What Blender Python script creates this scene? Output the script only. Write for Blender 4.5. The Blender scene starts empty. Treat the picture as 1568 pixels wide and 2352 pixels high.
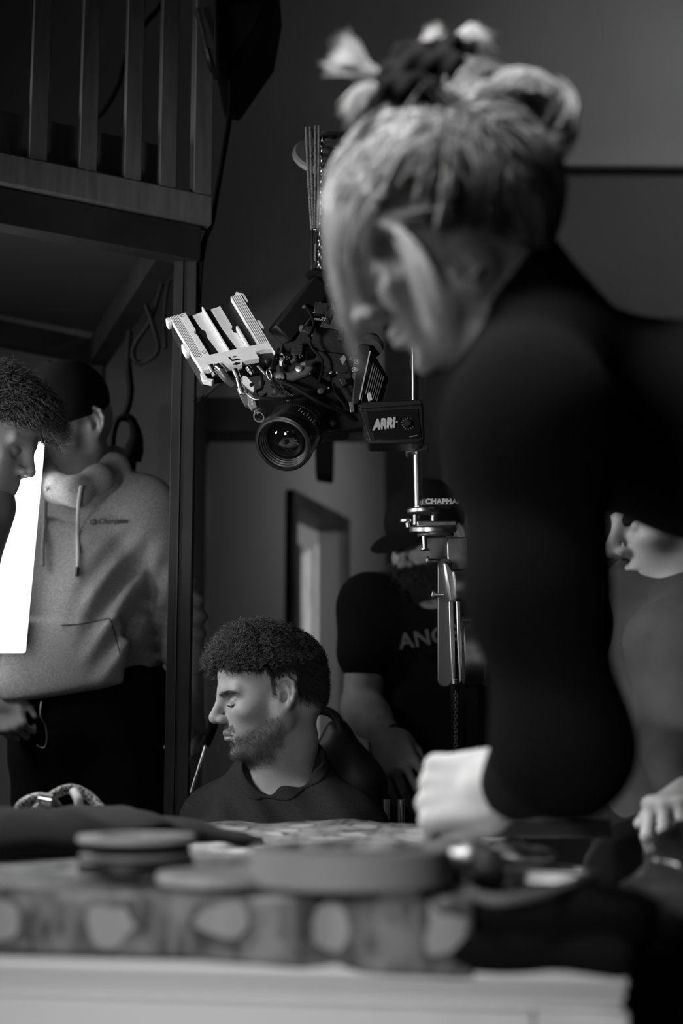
import bpy, math, random
import numpy as np
from mathutils import Vector, Matrix
random.seed(7); rng = np.random.default_rng(7)
scene = bpy.context.scene
# ------------------------------------------------------------------ camera
FPX = 3267.0                      # 50 mm lens on a 24x36 upright frame, image 1568x2352
CAMZ = 1.05; PITCH = math.radians(9.1)
cam_d = bpy.data.cameras.new('camera'); cam = bpy.data.objects.new('camera', cam_d)
scene.collection.objects.link(cam); scene.camera = cam
cam.location = (0, 0, CAMZ); cam.rotation_euler = (math.pi/2 + PITCH, 0, 0)
cam_d.sensor_fit = 'VERTICAL'; cam_d.sensor_height = 36.0; cam_d.sensor_width = 24.0; cam_d.lens = 50.0
cam_d.clip_start = 0.05
cam_d.dof.use_dof = True; cam_d.dof.focus_distance = 2.52; cam_d.dof.aperture_fstop = 2.3
# ------------------------------------------------------------------ exposure, world, lights
scene.view_settings.view_transform = 'Standard'; scene.view_settings.look = 'None'
scene.view_settings.gamma = 1.0; scene.view_settings.exposure = 0.0
scene.view_settings.use_curve_mapping = False
w = bpy.data.worlds.new('world'); scene.world = w; w.use_nodes = True
w.node_tree.nodes['Background'].inputs[0].default_value = (1, 1, 1, 1)
w.node_tree.nodes['Background'].inputs[1].default_value = 0.006
def area(name, loc, target, size, power, sizey=None, spread=180):
    L = bpy.data.lights.new(name, 'AREA'); L.energy = power; L.size = size
    L.spread = math.radians(spread)
    if sizey: L.shape = 'RECTANGLE'; L.size_y = sizey
    o = bpy.data.objects.new(name, L); scene.collection.objects.link(o)
    o.location = loc
    o.rotation_euler = (Vector(target) - Vector(loc)).to_track_quat('-Z', 'Y').to_euler()
    return o
area('key_lamp', (-1.35, 2.08, 1.70), (0.0, 2.3, 1.15), 0.35, 13)
area('overhead_lamp', (-0.45, 1.0, 2.6), (0.10, 1.40, 1.62), 0.4, 2.6, spread=32)
area('counter_lamp', (-0.9, -0.5, 1.35), (-0.1, 1.2, 0.80), 0.35, 1.4, spread=45)
area('gear_lamp', (-1.0, 0.6, 1.2), (-0.2, 2.4, 1.75), 0.25, 1.1, spread=35)
area('table_fill', (-0.9, 2.45, 2.4), (-0.28, 1.9, 0.92), 0.35, 3.3, spread=30)  # unseen fill, added to brighten the top of the cloth
area('rear_fill', (-1.75, 2.95, 2.3), (0.25, 3.3, 1.25), 0.4, 3.5, spread=90)  # added fill out of view, lifts the men in the background
area('wall_lamp', (1.75, 3.1, 3.35), (1.3, 4.4, 2.9), 0.5, 4.6, spread=125)
area('corridor_lamp', (0.8, 5.6, 2.35), (0.05, 6.25, 1.3), 0.4, 5.2)
area('back_room_lamp', (-1.45, 6.2, 1.9), (-0.1, 7.0, 1.3), 0.4, 48)
# ------------------------------------------------------------------ helpers
def P(px, py, D):
    u = (px - 784.0)/FPX; v = (1176.0 - py)/FPX
    c, s = math.cos(PITCH), math.sin(PITCH)
    y = c - v*s; z = v*c + s; k = D/y
    return Vector((u*k, D, CAMZ + z*k))
def tag(o, label=None, cat=None, group=None, kind=None):
    if label: o['label'] = label
    if cat: o['category'] = cat
    if group: o['group'] = group
    if kind: o['kind'] = kind
    return o
def empty(name, loc, label=None, cat=None, group=None):
    o = bpy.data.objects.new(name, None); scene.collection.objects.link(o)
    o.location = loc; o.empty_display_size = 0.05
    return tag(o, label, cat, group)
def link_mesh(name, verts, faces, mat, parent=None, smooth=True, label=None):
    me = bpy.data.meshes.new(name)
    me.from_pydata([tuple(v) for v in verts] if not isinstance(verts, np.ndarray) else verts.tolist(), [], faces if not isinstance(faces, np.ndarray) else faces.tolist())
    me.update()
    if smooth: me.shade_smooth()
    if mat: me.materials.append(mat)
    o = bpy.data.objects.new(name, me); scene.collection.objects.link(o)
    if parent:
        o.parent = parent; o.matrix_parent_inverse = parent_world(parent).inverted()
    if label: o['label'] = label
    return o
def parent_world(o):              # part meshes hold world-space points, so only a top-level parent carries an offset
    return Matrix.Translation(o.location) if o.parent is None else Matrix.Identity(4)
# materials ---------------------------------------------------------
def mat(name, g, rough=0.6, metal=0.0, noise=0.0, nscale=40, bump=0.0, bscale=200, spec=0.5, emit=0, sss=0, g2=None, stretch=None, coat=0):
    m = bpy.data.materials.new(name); m.use_nodes = True
    nt = m.node_tree; b = nt.nodes['Principled BSDF']
    b.inputs['Base Color'].default_value = (g, g, g, 1)
    b.inputs['Roughness'].default_value = rough; b.inputs['Metallic'].default_value = metal
    b.inputs['Specular IOR Level'].default_value = spec
    if coat: b.inputs['Coat Weight'].default_value = coat
    if sss:
        b.inputs['Subsurface Weight'].default_value = sss; b.inputs['Subsurface Radius'].default_value = (.008, .008, .008); b.inputs['Subsurface Scale'].default_value = 1
    if emit:
        b.inputs['Emission Color'].default_value = (1, 1, 1, 1); b.inputs['Emission Strength'].default_value = emit
    tc = nt.nodes.new('ShaderNodeTexCoord'); mp = nt.nodes.new('ShaderNodeMapping')
    nt.links.new(tc.outputs['Object'], mp.inputs[0])
    if stretch: mp.inputs['Scale'].default_value = stretch
    if noise or g2 is not None:
        n = nt.nodes.new('ShaderNodeTexNoise'); n.inputs['Scale'].default_value = nscale; n.inputs['Detail'].default_value = 4
        r = nt.nodes.new('ShaderNodeMapRange')
        lo, hi = (g*(1-noise), g*(1+noise)) if g2 is None else (g, g2)
        r.inputs[1].default_value = .35; r.inputs[2].default_value = .65; r.inputs[3].default_value = lo; r.inputs[4].default_value = hi
        c = nt.nodes.new('ShaderNodeCombineColor')
        nt.links.new(mp.outputs[0], n.inputs['Vector']); nt.links.new(n.outputs['Fac'], r.inputs[0])
        for i in range(3): nt.links.new(r.outputs[0], c.inputs[i])
        nt.links.new(c.outputs[0], b.inputs['Base Color'])
    if bump:
        n2 = nt.nodes.new('ShaderNodeTexNoise'); n2.inputs['Scale'].default_value = bscale; n2.inputs['Detail'].default_value = 3
        bp = nt.nodes.new('ShaderNodeBump'); bp.inputs['Strength'].default_value = bump; bp.inputs['Distance'].default_value = .003
        nt.links.new(mp.outputs[0], n2.inputs['Vector']); nt.links.new(n2.outputs['Fac'], bp.inputs['Height']); nt.links.new(bp.outputs[0], b.inputs['Normal'])
    if name == 'skin':                      # stubble and close-cropped hair darken the skin where a vertex attribute says so
        a = nt.nodes.new('ShaderNodeAttribute'); a.attribute_name = 'crop'
        mr = nt.nodes.new('ShaderNodeMapRange'); mr.inputs[3].default_value = 1; mr.inputs[4].default_value = .12
        mu = nt.nodes.new('ShaderNodeMath'); mu.operation = 'MULTIPLY'; c2 = nt.nodes.new('ShaderNodeCombineColor')
        nt.links.new(a.outputs['Fac'], mr.inputs[0]); nt.links.new(mr.outputs[0], mu.inputs[0]); nt.links.new(r.outputs[0], mu.inputs[1])
        for i in range(3): nt.links.new(mu.outputs[0], c2.inputs[i])
        nt.links.new(c2.outputs[0], b.inputs['Base Color'])
    return m
def hair_mat(name, lo, hi, rough=.5, spec=.4):
    m = mat(name, lo, rough, spec=spec); nt = m.node_tree; b = nt.nodes['Principled BSDF']
    a = nt.nodes.new('ShaderNodeAttribute'); a.attribute_name = 'shade'
    r = nt.nodes.new('ShaderNodeMapRange'); r.inputs[3].default_value = lo; r.inputs[4].default_value = hi
    c = nt.nodes.new('ShaderNodeCombineColor'); nt.links.new(a.outputs['Fac'], r.inputs[0])
    for i in range(3): nt.links.new(r.outputs[0], c.inputs[i])
    nt.links.new(c.outputs[0], b.inputs['Base Color']); return m
M = dict(
 black=mat('black_plastic', .012, .45, bump=.15), blackm=mat('black_metal', .012, .3, metal=.3), matte=mat('matte_black', .006, .9, spec=.15),
 steel=mat('dark_steel', .02, .55, noise=.3, nscale=8, spec=.3), chrome=mat('chrome', .75, .22, metal=1), alu=mat('brushed_aluminium', .5, .35, metal=1, noise=.15, nscale=60),
 wood=mat('loft_wood', .13, .6, noise=.16, nscale=6, stretch=(12, 12, 1.2), spec=.3), tapeg=mat('grey_cloth_tape', .34, .7), bundle=mat('dark_printed_cloth', .008, .8, g2=.10, nscale=30), ply=mat('pale_plywood', .13, .7, noise=.2, nscale=8),
 wall=mat('painted_wall', .2, .85, noise=.05, nscale=3), panel=mat('dark_panel', .055, .8), darkwall=mat('dark_wall', .105, .9, noise=.1, nscale=2), floor=mat('floor_boards', .1, .5, noise=.2, nscale=4),
 white=mat('white_lacquer', .8, .4), whitemetal=mat('white_painted_metal', .85, .4, noise=.04, nscale=90), grey=mat('grey_plastic', .2, .5), lightgrey=mat('light_plastic', .5, .45), mid=mat('mid_metal', .12, .4, metal=.4),
 dalu=mat('satin_aluminium', .30, .38, metal=.35), cable=mat('rubber_cable', .005, .7, spec=.2), rope=mat('bungee_rope', .16, .7, noise=.5, nscale=300), fluor=mat('led_diffuser', .9, .5, emit=4.0),
 glass=mat('coated_lens_glass', .004, .03, spec=.8, coat=1), label=mat('white_print', .6, .5), labeld=mat('grey_print', .22, .6), ink=mat('dark_print', .02, .7),
 skin=mat('skin', .44, .5, noise=.05, nscale=60, bump=.12, bscale=500, sss=.15), skind=mat('tattooed_skin', .42, .55, noise=.1, nscale=40, bump=.1, bscale=400),
 lips=mat('lip_skin', .26, .4), hoodie=mat('grey_marl_sweatshirt', .46, .95, noise=.2, nscale=260, bump=.3, bscale=600, spec=.1),
 tee=mat('charcoal_cotton', .035, .95, noise=.15, nscale=300, spec=.1), teeb=mat('black_cotton', .012, .95, spec=.08), sweater=mat('black_wool', .010, .98, bump=.4, bscale=300, spec=.05),
 trouser=mat('black_denim', .014, .95, spec=.1), cap=mat('black_cap_cloth', .016, .9, spec=.1), glareshirt=mat('glare_shirt', .35, .9), shirt=mat('grey_shirt', .05, .95, noise=.15, nscale=20),
 hair=hair_mat('dark_curly_hair', .012, .22), hairc=mat('hair_base', .014, .8), beard=hair_mat('stubble', .04, .16), blond=hair_mat('blond_hair', .04, .75), blondc=mat('blond_hair_base', .16, .6, g2=.4, nscale=20, stretch=(1, 1, 4)),
 eye=mat('eyeball', .5, .15), lash=mat('eyelashes', .01, .6), cord=mat('pale_cord', .6, .8), chairp=mat('black_vinyl', .014, .5),
 carbon=mat('black_fabric', .007, .95, bump=.3, bscale=60, spec=.12), tissue=mat('tissue_paper', .38, .9), polybag=mat('clear_polythene', .10, .18, spec=1.0, bump=.5, bscale=40), silver=mat('silver_foil', .5, .4, metal=1, noise=.3, nscale=20, bump=.6, bscale=25),
)
# mesh builder ------------------------------------------------------
def ortho(d):
    d = Vector(d).normalized(); a = Vector((0, 0, 1)) if abs(d.z) < .9 else Vector((1, 0, 0))
    x = d.cross(a).normalized(); return x, d.cross(x).normalized(), d
class MB:
    def __init__(s): s.v = []; s.f = []
    def add(s, vs, fs):
        o = len(s.v); s.v += [Vector(q) for q in vs]; s.f += [tuple(i+o for i in f) for f in fs]; return s
    def prism(s, pts, off):                     # polygon of 3-D points extruded by an offset vector
        n = len(pts); off = Vector(off)
        fs = [tuple(range(n)), tuple(reversed(range(n, 2*n)))] + [(i, i+n, (i+1) % n+n, (i+1) % n) for i in range(n)]
        return s.add([Vector(p) for p in pts] + [Vector(p)+off for p in pts], fs)
    def px(s, pts, D, th, off=None):            # outline given by image points, standing at depth D with thickness th
        return s.prism([P(x, y, D) for x, y in pts], off if off is not None else (0, th, 0))
    def box(s, c, h, R=None):
        c = Vector(c); q = [Vector((a*h[0], b*h[1], e*h[2])) for a in (-1, 1) for b in (-1, 1) for e in (-1, 1)]
        if R is not None: q = [R @ k for k in q]
        return s.add([c+k for k in q], [(0,1,3,2),(4,6,7,5),(0,4,5,1),(2,3,7,6),(0,2,6,4),(1,5,7,3)])
    def beam(s, a, b, w, h, up=(0, 0, 1)):
        a, b = Vector(a), Vector(b); d = (b-a); L = d.length; d.normalize(); x = d.cross(Vector(up)).normalized(); z = x.cross(d)
        return s.box((a+b)/2, (w/2, L/2, h/2), Matrix((x, d, z)).transposed())
    def lathe(s, o, d, prof, n=40, closed=False):
        x, y, z = ortho(d); o = Vector(o); vs = []; m = len(prof)
        for t, r in prof:
            for i in range(n):
                a = 2*math.pi*i/n; vs.append(o + z*t + (x*math.cos(a)+y*math.sin(a))*r)
        fs = []
        for j in range(m if closed else m-1):
            k = (j+1) % m
            fs += [(j*n+i, j*n+(i+1) % n, k*n+(i+1) % n, k*n+i) for i in range(n)]
        if not closed: fs += [tuple(reversed(range(n))), tuple(range((m-1)*n, m*n))]
        return s.add(vs, fs)
    def rod(s, a, b, r, n=16, r2=None):
        a, b = Vector(a), Vector(b); L = (b-a).length; e = min(r*.15, L*.2); r2 = r if r2 is None else r2
        return s.lathe(a, b-a, [(0, r-e), (e, r), (L-e, r2), (L, r2-e)], n)
    def tube(s, pts, r, n=8, sub=6, closed=False):
        pts = [Vector(p) for p in pts]; q = []
        N = len(pts)
        for i in range(N if closed else N-1):
            g = lambda k: pts[k % N] if closed else pts[max(0, min(N-1, k))]
            a, b, c, d = g(i-1), g(i), g(i+1), g(i+2)
            for j in range(sub):
                t = j/sub
                q.append(.5*((2*b)+(c-a)*t+(2*a-5*b+4*c-d)*t*t+(3*b-a-3*c+d)*t**3))
        if not closed: q.append(pts[-1])
        vs = []; m = len(q); x = None
        for i in range(m):
            d = (q[(i+1) % m]-q[i-1]) if closed else (q[min(m-1, i+1)]-q[max(0, i-1)])
            if d.length < 1e-9: d = Vector((0, 0, 1))
            d.normalize()
            if x is None: x = ortho(d)[0]
            x = (x-d*x.dot(d)).normalized(); y = d.cross(x)
            rr = r(i/(m-1)) if callable(r) else r
            vs += [q[i]+(x*math.cos(2*math.pi*k/n)+y*math.sin(2*math.pi*k/n))*rr for k in range(n)]
        fs = [(j*n+i, j*n+(i+1) % n, ((j+1) % m)*n+(i+1) % n, ((j+1) % m)*n+i) for j in range(m if closed else m-1) for i in range(n)]
        if not closed: fs += [tuple(reversed(range(n))), tuple(range((m-1)*n, m*n))]
        return s.add(vs, fs)
    def build(s, name, m, parent=None, bev=0.0, smooth=None, label=None, kind=None):
        o = link_mesh(name, s.v, s.f, m, parent, smooth=False, label=label)
        import bmesh
        bm = bmesh.new(); bm.from_mesh(o.data); bmesh.ops.recalc_face_normals(bm, faces=bm.faces); bm.to_mesh(o.data); bm.free()
        if smooth or smooth is None:
            o.data.shade_smooth()
            try: o.data.set_sharp_from_angle(angle=math.radians(38))
            except Exception: pass
        if bev:
            b = o.modifiers.new('bevel', 'BEVEL'); b.width = bev; b.segments = 2; b.limit_method = 'ANGLE'
        if kind: o['kind'] = kind
        return o
def text(name, s, loc, xdir, updir, size, m, parent, shear=0, bold=0, ext=.0006, align='LEFT', wscale=1.0, spacing=1.0):
    c = bpy.data.curves.new(name, 'FONT'); c.body = s; c.size = size; c.shear = shear; c.offset = bold; c.extrude = ext
    c.align_x = align; c.space_character = spacing
    t = bpy.data.objects.new(name, c); scene.collection.objects.link(t)
    dg = bpy.context.evaluated_depsgraph_get(); me = bpy.data.meshes.new_from_object(t.evaluated_get(dg))
    bpy.data.objects.remove(t)
    x = Vector(xdir).normalized(); u = Vector(updir); u = (u-x*u.dot(x)).normalized(); z = x.cross(u)
    R = Matrix((x, u, z)).transposed().to_4x4(); R.translation = Vector(loc)
    me.transform(R @ Matrix.Diagonal((wscale, 1, 1, 1)))
    me.materials.clear(); me.materials.append(m)
    o = bpy.data.objects.new(name, me); scene.collection.objects.link(o)
    if parent: o.parent = parent; o.matrix_parent_inverse = parent_world(parent).inverted()
    return o
# signed-distance modelling ------------------------------------------
class Sdf:
    def __init__(s): s.p = []; s.X = np.eye(4); s.disp = None
    def frame(s, Mx): s.X = np.array(Mx) if Mx is not None else np.eye(4); return s
    def _pt(s, a): return (s.X @ np.array([*a, 1.0]))[:3]
    def cap(s, a, b, ra, rb=None, k=.012, op='+'):
        a, b = s._pt(a), s._pt(b); rb = ra if rb is None else rb
        sc = np.linalg.norm(s.X[:3, 0]); s.p.append(('c', a, b, ra*sc, rb*sc, k, op, (a+b)/2, np.linalg.norm(a-b)/2+max(ra, rb)*sc)); return s
    def ell(s, c, r, rot=None, k=.012, op='+'):
        c = s._pt(c); sc = np.linalg.norm(s.X[:3, 0]); R = s.X[:3, :3]/sc
        if rot is not None: R = R @ np.array(rot)[:3, :3]
        r = np.array(r)*sc; s.p.append(('e', c, R, r, None, k, op, c, r.max())); return s
    def box(s, c, h, rr=.005, rot=None, k=.012, op='+'):
        c = s._pt(c); sc = np.linalg.norm(s.X[:3, 0]); R = s.X[:3, :3]/sc
        if rot is not None: R = R @ np.array(rot)[:3, :3]
        h = np.array(h)*sc; s.p.append(('b', c, R, h, rr*sc, k, op, c, np.linalg.norm(h)+rr)); return s
    @staticmethod
    def _d(q, p):
        if q[0] == 'c':
            a, b = q[1], q[2]; ab = b-a; L = max(ab @ ab, 1e-12)
            t = np.clip(((p-a) @ ab)/L, 0, 1)
            return np.linalg.norm(p-a-t[:, None]*ab, axis=1) - (q[3]+(q[4]-q[3])*t)
        l = (p-q[1]) @ q[2]
        if q[0] == 'e':
            r = q[3]; k0 = np.linalg.norm(l/r, axis=1); k1 = np.linalg.norm(l/(r*r), axis=1)
            return k0*(k0-1)/np.maximum(k1, 1e-9)
        d = np.abs(l)-q[3]
        return np.linalg.norm(np.maximum(d, 0), axis=1)+np.minimum(d.max(axis=1), 0)-q[4]
    def ev(s, p, prims):
        d = np.full(len(p), 1.0)
        for q in prims:
            e = s._d(q, p); k = q[5]
            if q[6] == '&': d = np.maximum(d, e)
            elif q[6] == '+':
                h = np.maximum(k-np.abs(d-e), 0)/k; d = np.minimum(d, e)-h*h*k*.25
            else:
                h = np.maximum(k-np.abs(d+e), 0)/k; d = np.maximum(d, -e)+h*h*k*.25
        if s.disp is not None: d = d + s.disp(p)
        return d
    def mesh(s, vox=.003, B=12, clip=None):
        adds = [q for q in s.p if q[6] == '+']
        lo = np.min([q[7]-q[8]-.03 for q in adds], axis=0); hi = np.max([q[7]+q[8]+.03 for q in adds], axis=0)
        if clip is not None: lo = np.maximum(lo, clip[0]); hi = np.minimum(hi, clip[1])
        bs = vox*B; nb = np.ceil((hi-lo)/bs).astype(int)
        R = bs*.5*1.7321; g = np.arange(B+1)*vox
        G = np.stack(np.meshgrid(g, g, g, indexing='ij'), -1).reshape(-1, 3)
        N = (nb+1)*B+2; code = lambda i, j, k: (i.astype(np.int64)*N[1]+j)*N[2]+k
        VC = []; VP = []; FQ = []
        C = np.stack(np.meshgrid(*[np.arange(n) for n in nb], indexing='ij'), -1).reshape(-1, 3)
        ctr = lo+(C+.5)*bs
        D = np.stack([s._d(q, ctr) for q in s.p], 0)                      # prim distance at block centres
        near = D < (R*1.3+.03+np.array([q[5] for q in s.p]))[:, None]
        near |= np.array([q[6] == '&' for q in s.p])[:, None]
        isadd = np.array([q[6] == '+' for q in s.p])
        keep = (near & isadd[:, None]).any(0)
        edges = [((0,0,0),(1,0,0)),((0,0,0),(0,1,0)),((0,0,0),(0,0,1)),((1,0,0),(1,1,0)),((1,0,0),(1,0,1)),((0,1,0),(1,1,0)),((0,1,0),(0,1,1)),((0,0,1),(1,0,1)),((0,0,1),(0,1,1)),((1,1,0),(1,1,1)),((1,0,1),(1,1,1)),((0,1,1),(1,1,1))]
        for bi in np.nonzero(keep)[0]:
            pr = [s.p[i] for i in np.nonzero(near[:, bi])[0]]
            dc = s.ev(ctr[bi:bi+1], pr)[0]
            if abs(dc) > R*1.5+.04: continue
            org = lo+C[bi]*bs
            f = s.ev(G+org, pr).reshape(B+1, B+1, B+1)
            if f.min() > 0 or f.max() < 0: continue
            ins = f < 0
            acc = np.zeros((B, B, B, 3)); cnt = np.zeros((B, B, B))
            for e0, e1 in edges:
                a = f[e0[0]:B+e0[0], e0[1]:B+e0[1], e0[2]:B+e0[2]]; b = f[e1[0]:B+e1[0], e1[1]:B+e1[1], e1[2]:B+e1[2]]
                x = (a < 0) != (b < 0); t = np.where(x, a/np.where(x, a-b, 1), 0)
                for ax in range(3): acc[..., ax] += np.where(x, e0[ax]+t*(e1[ax]-e0[ax]), 0)
                cnt += x
            act = np.nonzero(cnt > 0); pos = acc[act]/cnt[act][:, None]
            gi = [act[a]+C[bi][a]*B for a in range(3)]
            VP.append(lo+(np.stack(gi, 1)+pos)*vox); VC.append(code(*gi))
            for ax in range(3):
                sh = [slice(0, B)]*3; sh2 = list(sh); sh2[ax] = slice(1, B+1)
                a = ins[tuple(sh)]; b = ins[tuple(sh2)]; x = np.nonzero(a != b)
                if len(x[0]) == 0: continue
                g0 = [x[m]+C[bi][m]*B for m in range(3)]; u, v = (ax+1) % 3, (ax+2) % 3
                def cc(du, dv):
                    h = [q.copy() for q in g0]; h[u] = h[u]-du; h[v] = h[v]-dv; return code(*h)
                q = np.stack([cc(0,0), cc(1,0), cc(1,1), cc(0,1)], 1); fl = ~a[x]
                q[fl] = q[fl][:, ::-1]; FQ.append(q)
        VC = np.concatenate(VC); VP = np.concatenate(VP); FQ = np.concatenate(FQ)
        o = np.argsort(VC); VC = VC[o]; VP = VP[o]
        ix = np.clip(np.searchsorted(VC, FQ), 0, len(VC)-1); ok = (VC[ix] == FQ).all(1)
        return VP, ix[ok]
def vnormals(V, F):
    n = np.zeros_like(V); a = np.cross(V[F[:, 2]]-V[F[:, 0]], V[F[:, 3]]-V[F[:, 1]])
    for i in range(4): np.add.at(n, F[:, i], a)
    return n/np.maximum(np.linalg.norm(n, axis=1, keepdims=True), 1e-12)
def relax(V, F, it=2, lam=.5):
    E = np.concatenate([F[:, [0, 1]], F[:, [1, 2]], F[:, [2, 3]], F[:, [3, 0]]]); E = np.concatenate([E, E[:, ::-1]])
    cnt = np.bincount(E[:, 0], minlength=len(V)).astype(float)
    for _ in range(it):
        for l in (lam, -lam*1.04):
            s = np.stack([np.bincount(E[:, 0], V[E[:, 1], a], minlength=len(V)) for a in range(3)], 1)/np.maximum(cnt, 1)[:, None]
            V = V+l*(s-V)
    return V
def biggest(V, F):                            # keep the outer connected surface, drop stray inner bubbles
    lab = np.arange(len(V))
    while True:
        m = lab[F].min(1); new = lab.copy()
        for i in range(4): np.minimum.at(new, F[:, i], m)
        new = new[new]; new = new[new]
        if (new == lab).all(): break
        lab = new
    c = np.bincount(lab, minlength=len(V)); k = lab == c.argmax(); mp = np.cumsum(k)-1
    return V[k], mp[F[k[F[:, 0]]]]
def sdf_obj(S, name, m, parent, vox=.004, it=2, clip=None, label=None):
    V, F = biggest(*S.mesh(vox, clip=clip)); V = relax(V, F, it)
    o = link_mesh(name, V, F, m, parent, label=label); return o, V, F
def wob(p, seed=0, f=30.):                    # cheap smooth noise from warped sines, range about -1..1
    r = np.random.default_rng(seed); out = 0
    for i in range(4):
        d = r.normal(size=(3,)); d /= np.linalg.norm(d); e = r.normal(size=(3,)); e /= np.linalg.norm(e)
        out = out+np.sin((p @ d)*f*(1+.5*i)+r.uniform(0, 6)+1.5*np.sin((p @ e)*f*.7+r.uniform(0, 6)))/(1+.4*i)
    return out/2.2
def strands(name, paths, rad, shade, m, parent, n=3, taper=True):
    """paths: (S, K, 3) centre lines -> one mesh of thin tubes"""
    S_, K, _ = paths.shape
    d = np.gradient(paths, axis=1); d /= np.maximum(np.linalg.norm(d, axis=2, keepdims=True), 1e-9)
    a = np.array([.31, .52, .79]); x = np.cross(d, a); x /= np.maximum(np.linalg.norm(x, axis=2, keepdims=True), 1e-9); y = np.cross(d, x)
    t = np.linspace(0, 1, K); tp = (1-.8*t**2) if taper else np.minimum(1, np.minimum(t, 1-t)*6+.25)
    rr = (np.broadcast_to(np.asarray(rad, float).reshape(-1, 1), (S_, K))*tp)[..., None]
    rings = [paths+(x*math.cos(2*math.pi*i/n)+y*math.sin(2*math.pi*i/n))*rr for i in range(n)]
    V = np.stack(rings, 2).reshape(-1, 3)
    base = (np.arange(S_)[:, None, None]*K+np.arange(K-1)[None, :, None])*n; i = np.arange(n)[None, None, :]; j = (i+1) % n
    F = np.stack([base+i, base+j, base+n+j, base+n+i], -1).reshape(-1, 4)
    o = link_mesh(name, V, F, m, parent)
    at = o.data.attributes.new('shade', 'FLOAT', 'POINT'); at.data.foreach_set('value', np.repeat(shade, K*n).astype(np.float32))
    return o
# ------------------------------------------------------------------ the room
def st(mb, name, m, parent=None, **k):
    o = mb.build(name, m, parent, **k); o['kind'] = 'structure'; return o
st(MB().box((0, 3.4, -.05), (3.4, 5.2, .05)), 'floor', M['floor'])
st(MB().box((0, 1.3, 3.75), (3.4, 3.2, .05)), 'ceiling', M['darkwall'])
st(MB().box((-3.05, 2.0, 1.85), (.05, 2.6, 1.85)), 'wall_left', M['darkwall'])
st(MB().box((2.45, 2.0, 1.85), (.05, 2.6, 1.85)), 'wall_right', M['darkwall'])
# the back wall has the opening into the corridor
WY = 4.4
xl = P(468, 1300, WY).x; xr = P(886, 1300, WY).x; zt = P(600, 992, WY).z
w_ = MB().box(((-3.05+xl)/2, WY+.08, 1.85), ((xl+3.05)/2, .08, 1.85)).box(((2.5+xr)/2, WY+.08, 1.85), ((2.5-xr)/2, .08, 1.85)).box(((xl+xr)/2, WY+.08, (3.7+zt)/2), ((xr-xl)/2, .08, (3.7-zt)/2))
st(w_, 'wall_back', M['wall'])
# dark casing around the opening
fr = MB().box((xl-.045, WY-.015, zt/2), (.05, .015, zt/2)).box(((xl+xr)/2, WY-.015, zt+.05), ((xr-xl)/2+.1, .016, .055))
st(fr, 'trim_1', M['steel'])
# dark lower panelling on the right part of the back wall, and the pillar beside the opening
zp = P(1400, 402, WY-.1).z
st(MB().box(((2.4+P(1180, 400, WY-.1).x)/2, WY-.06, zp/2), ((2.4-P(1180, 400, WY-.1).x)/2, .06, zp/2)), 'trim_2', M['panel'])
st(MB().box(((2.4+P(1180, 400, WY-.1).x)/2, WY-.075, zp+.006), ((2.4-P(1180, 400, WY-.1).x)/2, .075, .006)), 'trim_3', M['steel'])
st(MB().box((P(950, 1300, WY-.12).x, WY-.1, 1.2), (P(1010, 1300, WY-.12).x-P(950, 1300, WY-.12).x+.005, .1, 1.2)), 'trim_4', M['steel'])
st(MB().box((0, 8.2, 1.3), (2.5, .05, 1.6)), 'wall_corridor_end', M['wall'])
# oblique corridor wall with the door
o0 = Vector((-.217, 5.5, 0)); dr = Vector((.28, .96, 0)).normalized(); nr = Vector((dr.y, -dr.x, 0))
dw = .80; dh = 2.02
def cw(t, z, n=0): return o0+dr*t+nr*n+Vector((0, 0, z))
cwall = MB()
def cbox(mb, t0, t1, z0, z1, n0, n1):
    return mb.prism([cw(t0, z0, n0), cw(t1, z0, n0), cw(t1, z1, n0), cw(t0, z1, n0)], nr*(n1-n0))
cbox(cwall, -1.0, .04, 0, 2.9, -.1, 0); cbox(cwall, dw-.02, 3.0, 0, 2.9, -.1, 0); cbox(cwall, .04, dw-.02, dh-.03, 2.9, -.1, 0)
st(cwall, 'wall_corridor', M['wall'])
cf = MB(); cbox(cf, .0, .06, 0, dh, -.1, .03); cbox(cf, dw-.05, dw, 0, dh, -.005, .03); cbox(cf, .0, dw, dh-.06, dh, -.1, .032)
st(cf, 'trim_5', M['steel'])
st(cbox(MB(), dw-.05, dw-.021, 0, dh-.05, -.1, -.005), 'trim_6', M['panel'])
# door leaf, standing open into the bright room behind
hinge = cw(dw-.05, 0, -.05); ld = Vector((-.2, .98, 0))
leaf = MB().prism([hinge, hinge+ld*.72, hinge+ld*.72+Vector((0, 0, dh-.08)), hinge+Vector((0, 0, dh-.08))], dr*.04)
dl = st(leaf, 'door_1', M['ply'])
hp = hinge+ld*.64+Vector((0, 0, 1.02))
MB().rod(hp, hp-dr*.045, .01).rod(hp-dr*.045, hp-dr*.045-ld*.1, .008).build('door_handle', M['chrome'], dl)
# room behind the doorway: bright wall and a dark upright panel seen through the gap
st(MB().prism([cw(-1.2, 0, -1.7), cw(2.8, 0, -1.7), cw(2.8, 2.8, -1.7), cw(-1.2, 2.8, -1.7)], nr*-.08), 'wall_far_room', M['white'])
lk = MB().prism([P(676, 1250, 6.55), P(692, 1250, 6.55), P(692, 2100, 6.55), P(676, 2100, 6.55)], (0, .06, 0)).build('locker', M['steel'], None, bev=.004)
tag(lk, 'dark narrow locker glimpsed through the open doorway', 'locker')
sp_ = MB().px([(722, 998), (767, 1000), (765, 1096), (724, 1090)], 4.2, .12).build('wall_speaker', M['matte'], None, bev=.008)
tag(sp_, 'black box speaker hanging at the top of the corridor opening', 'speaker')
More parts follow.
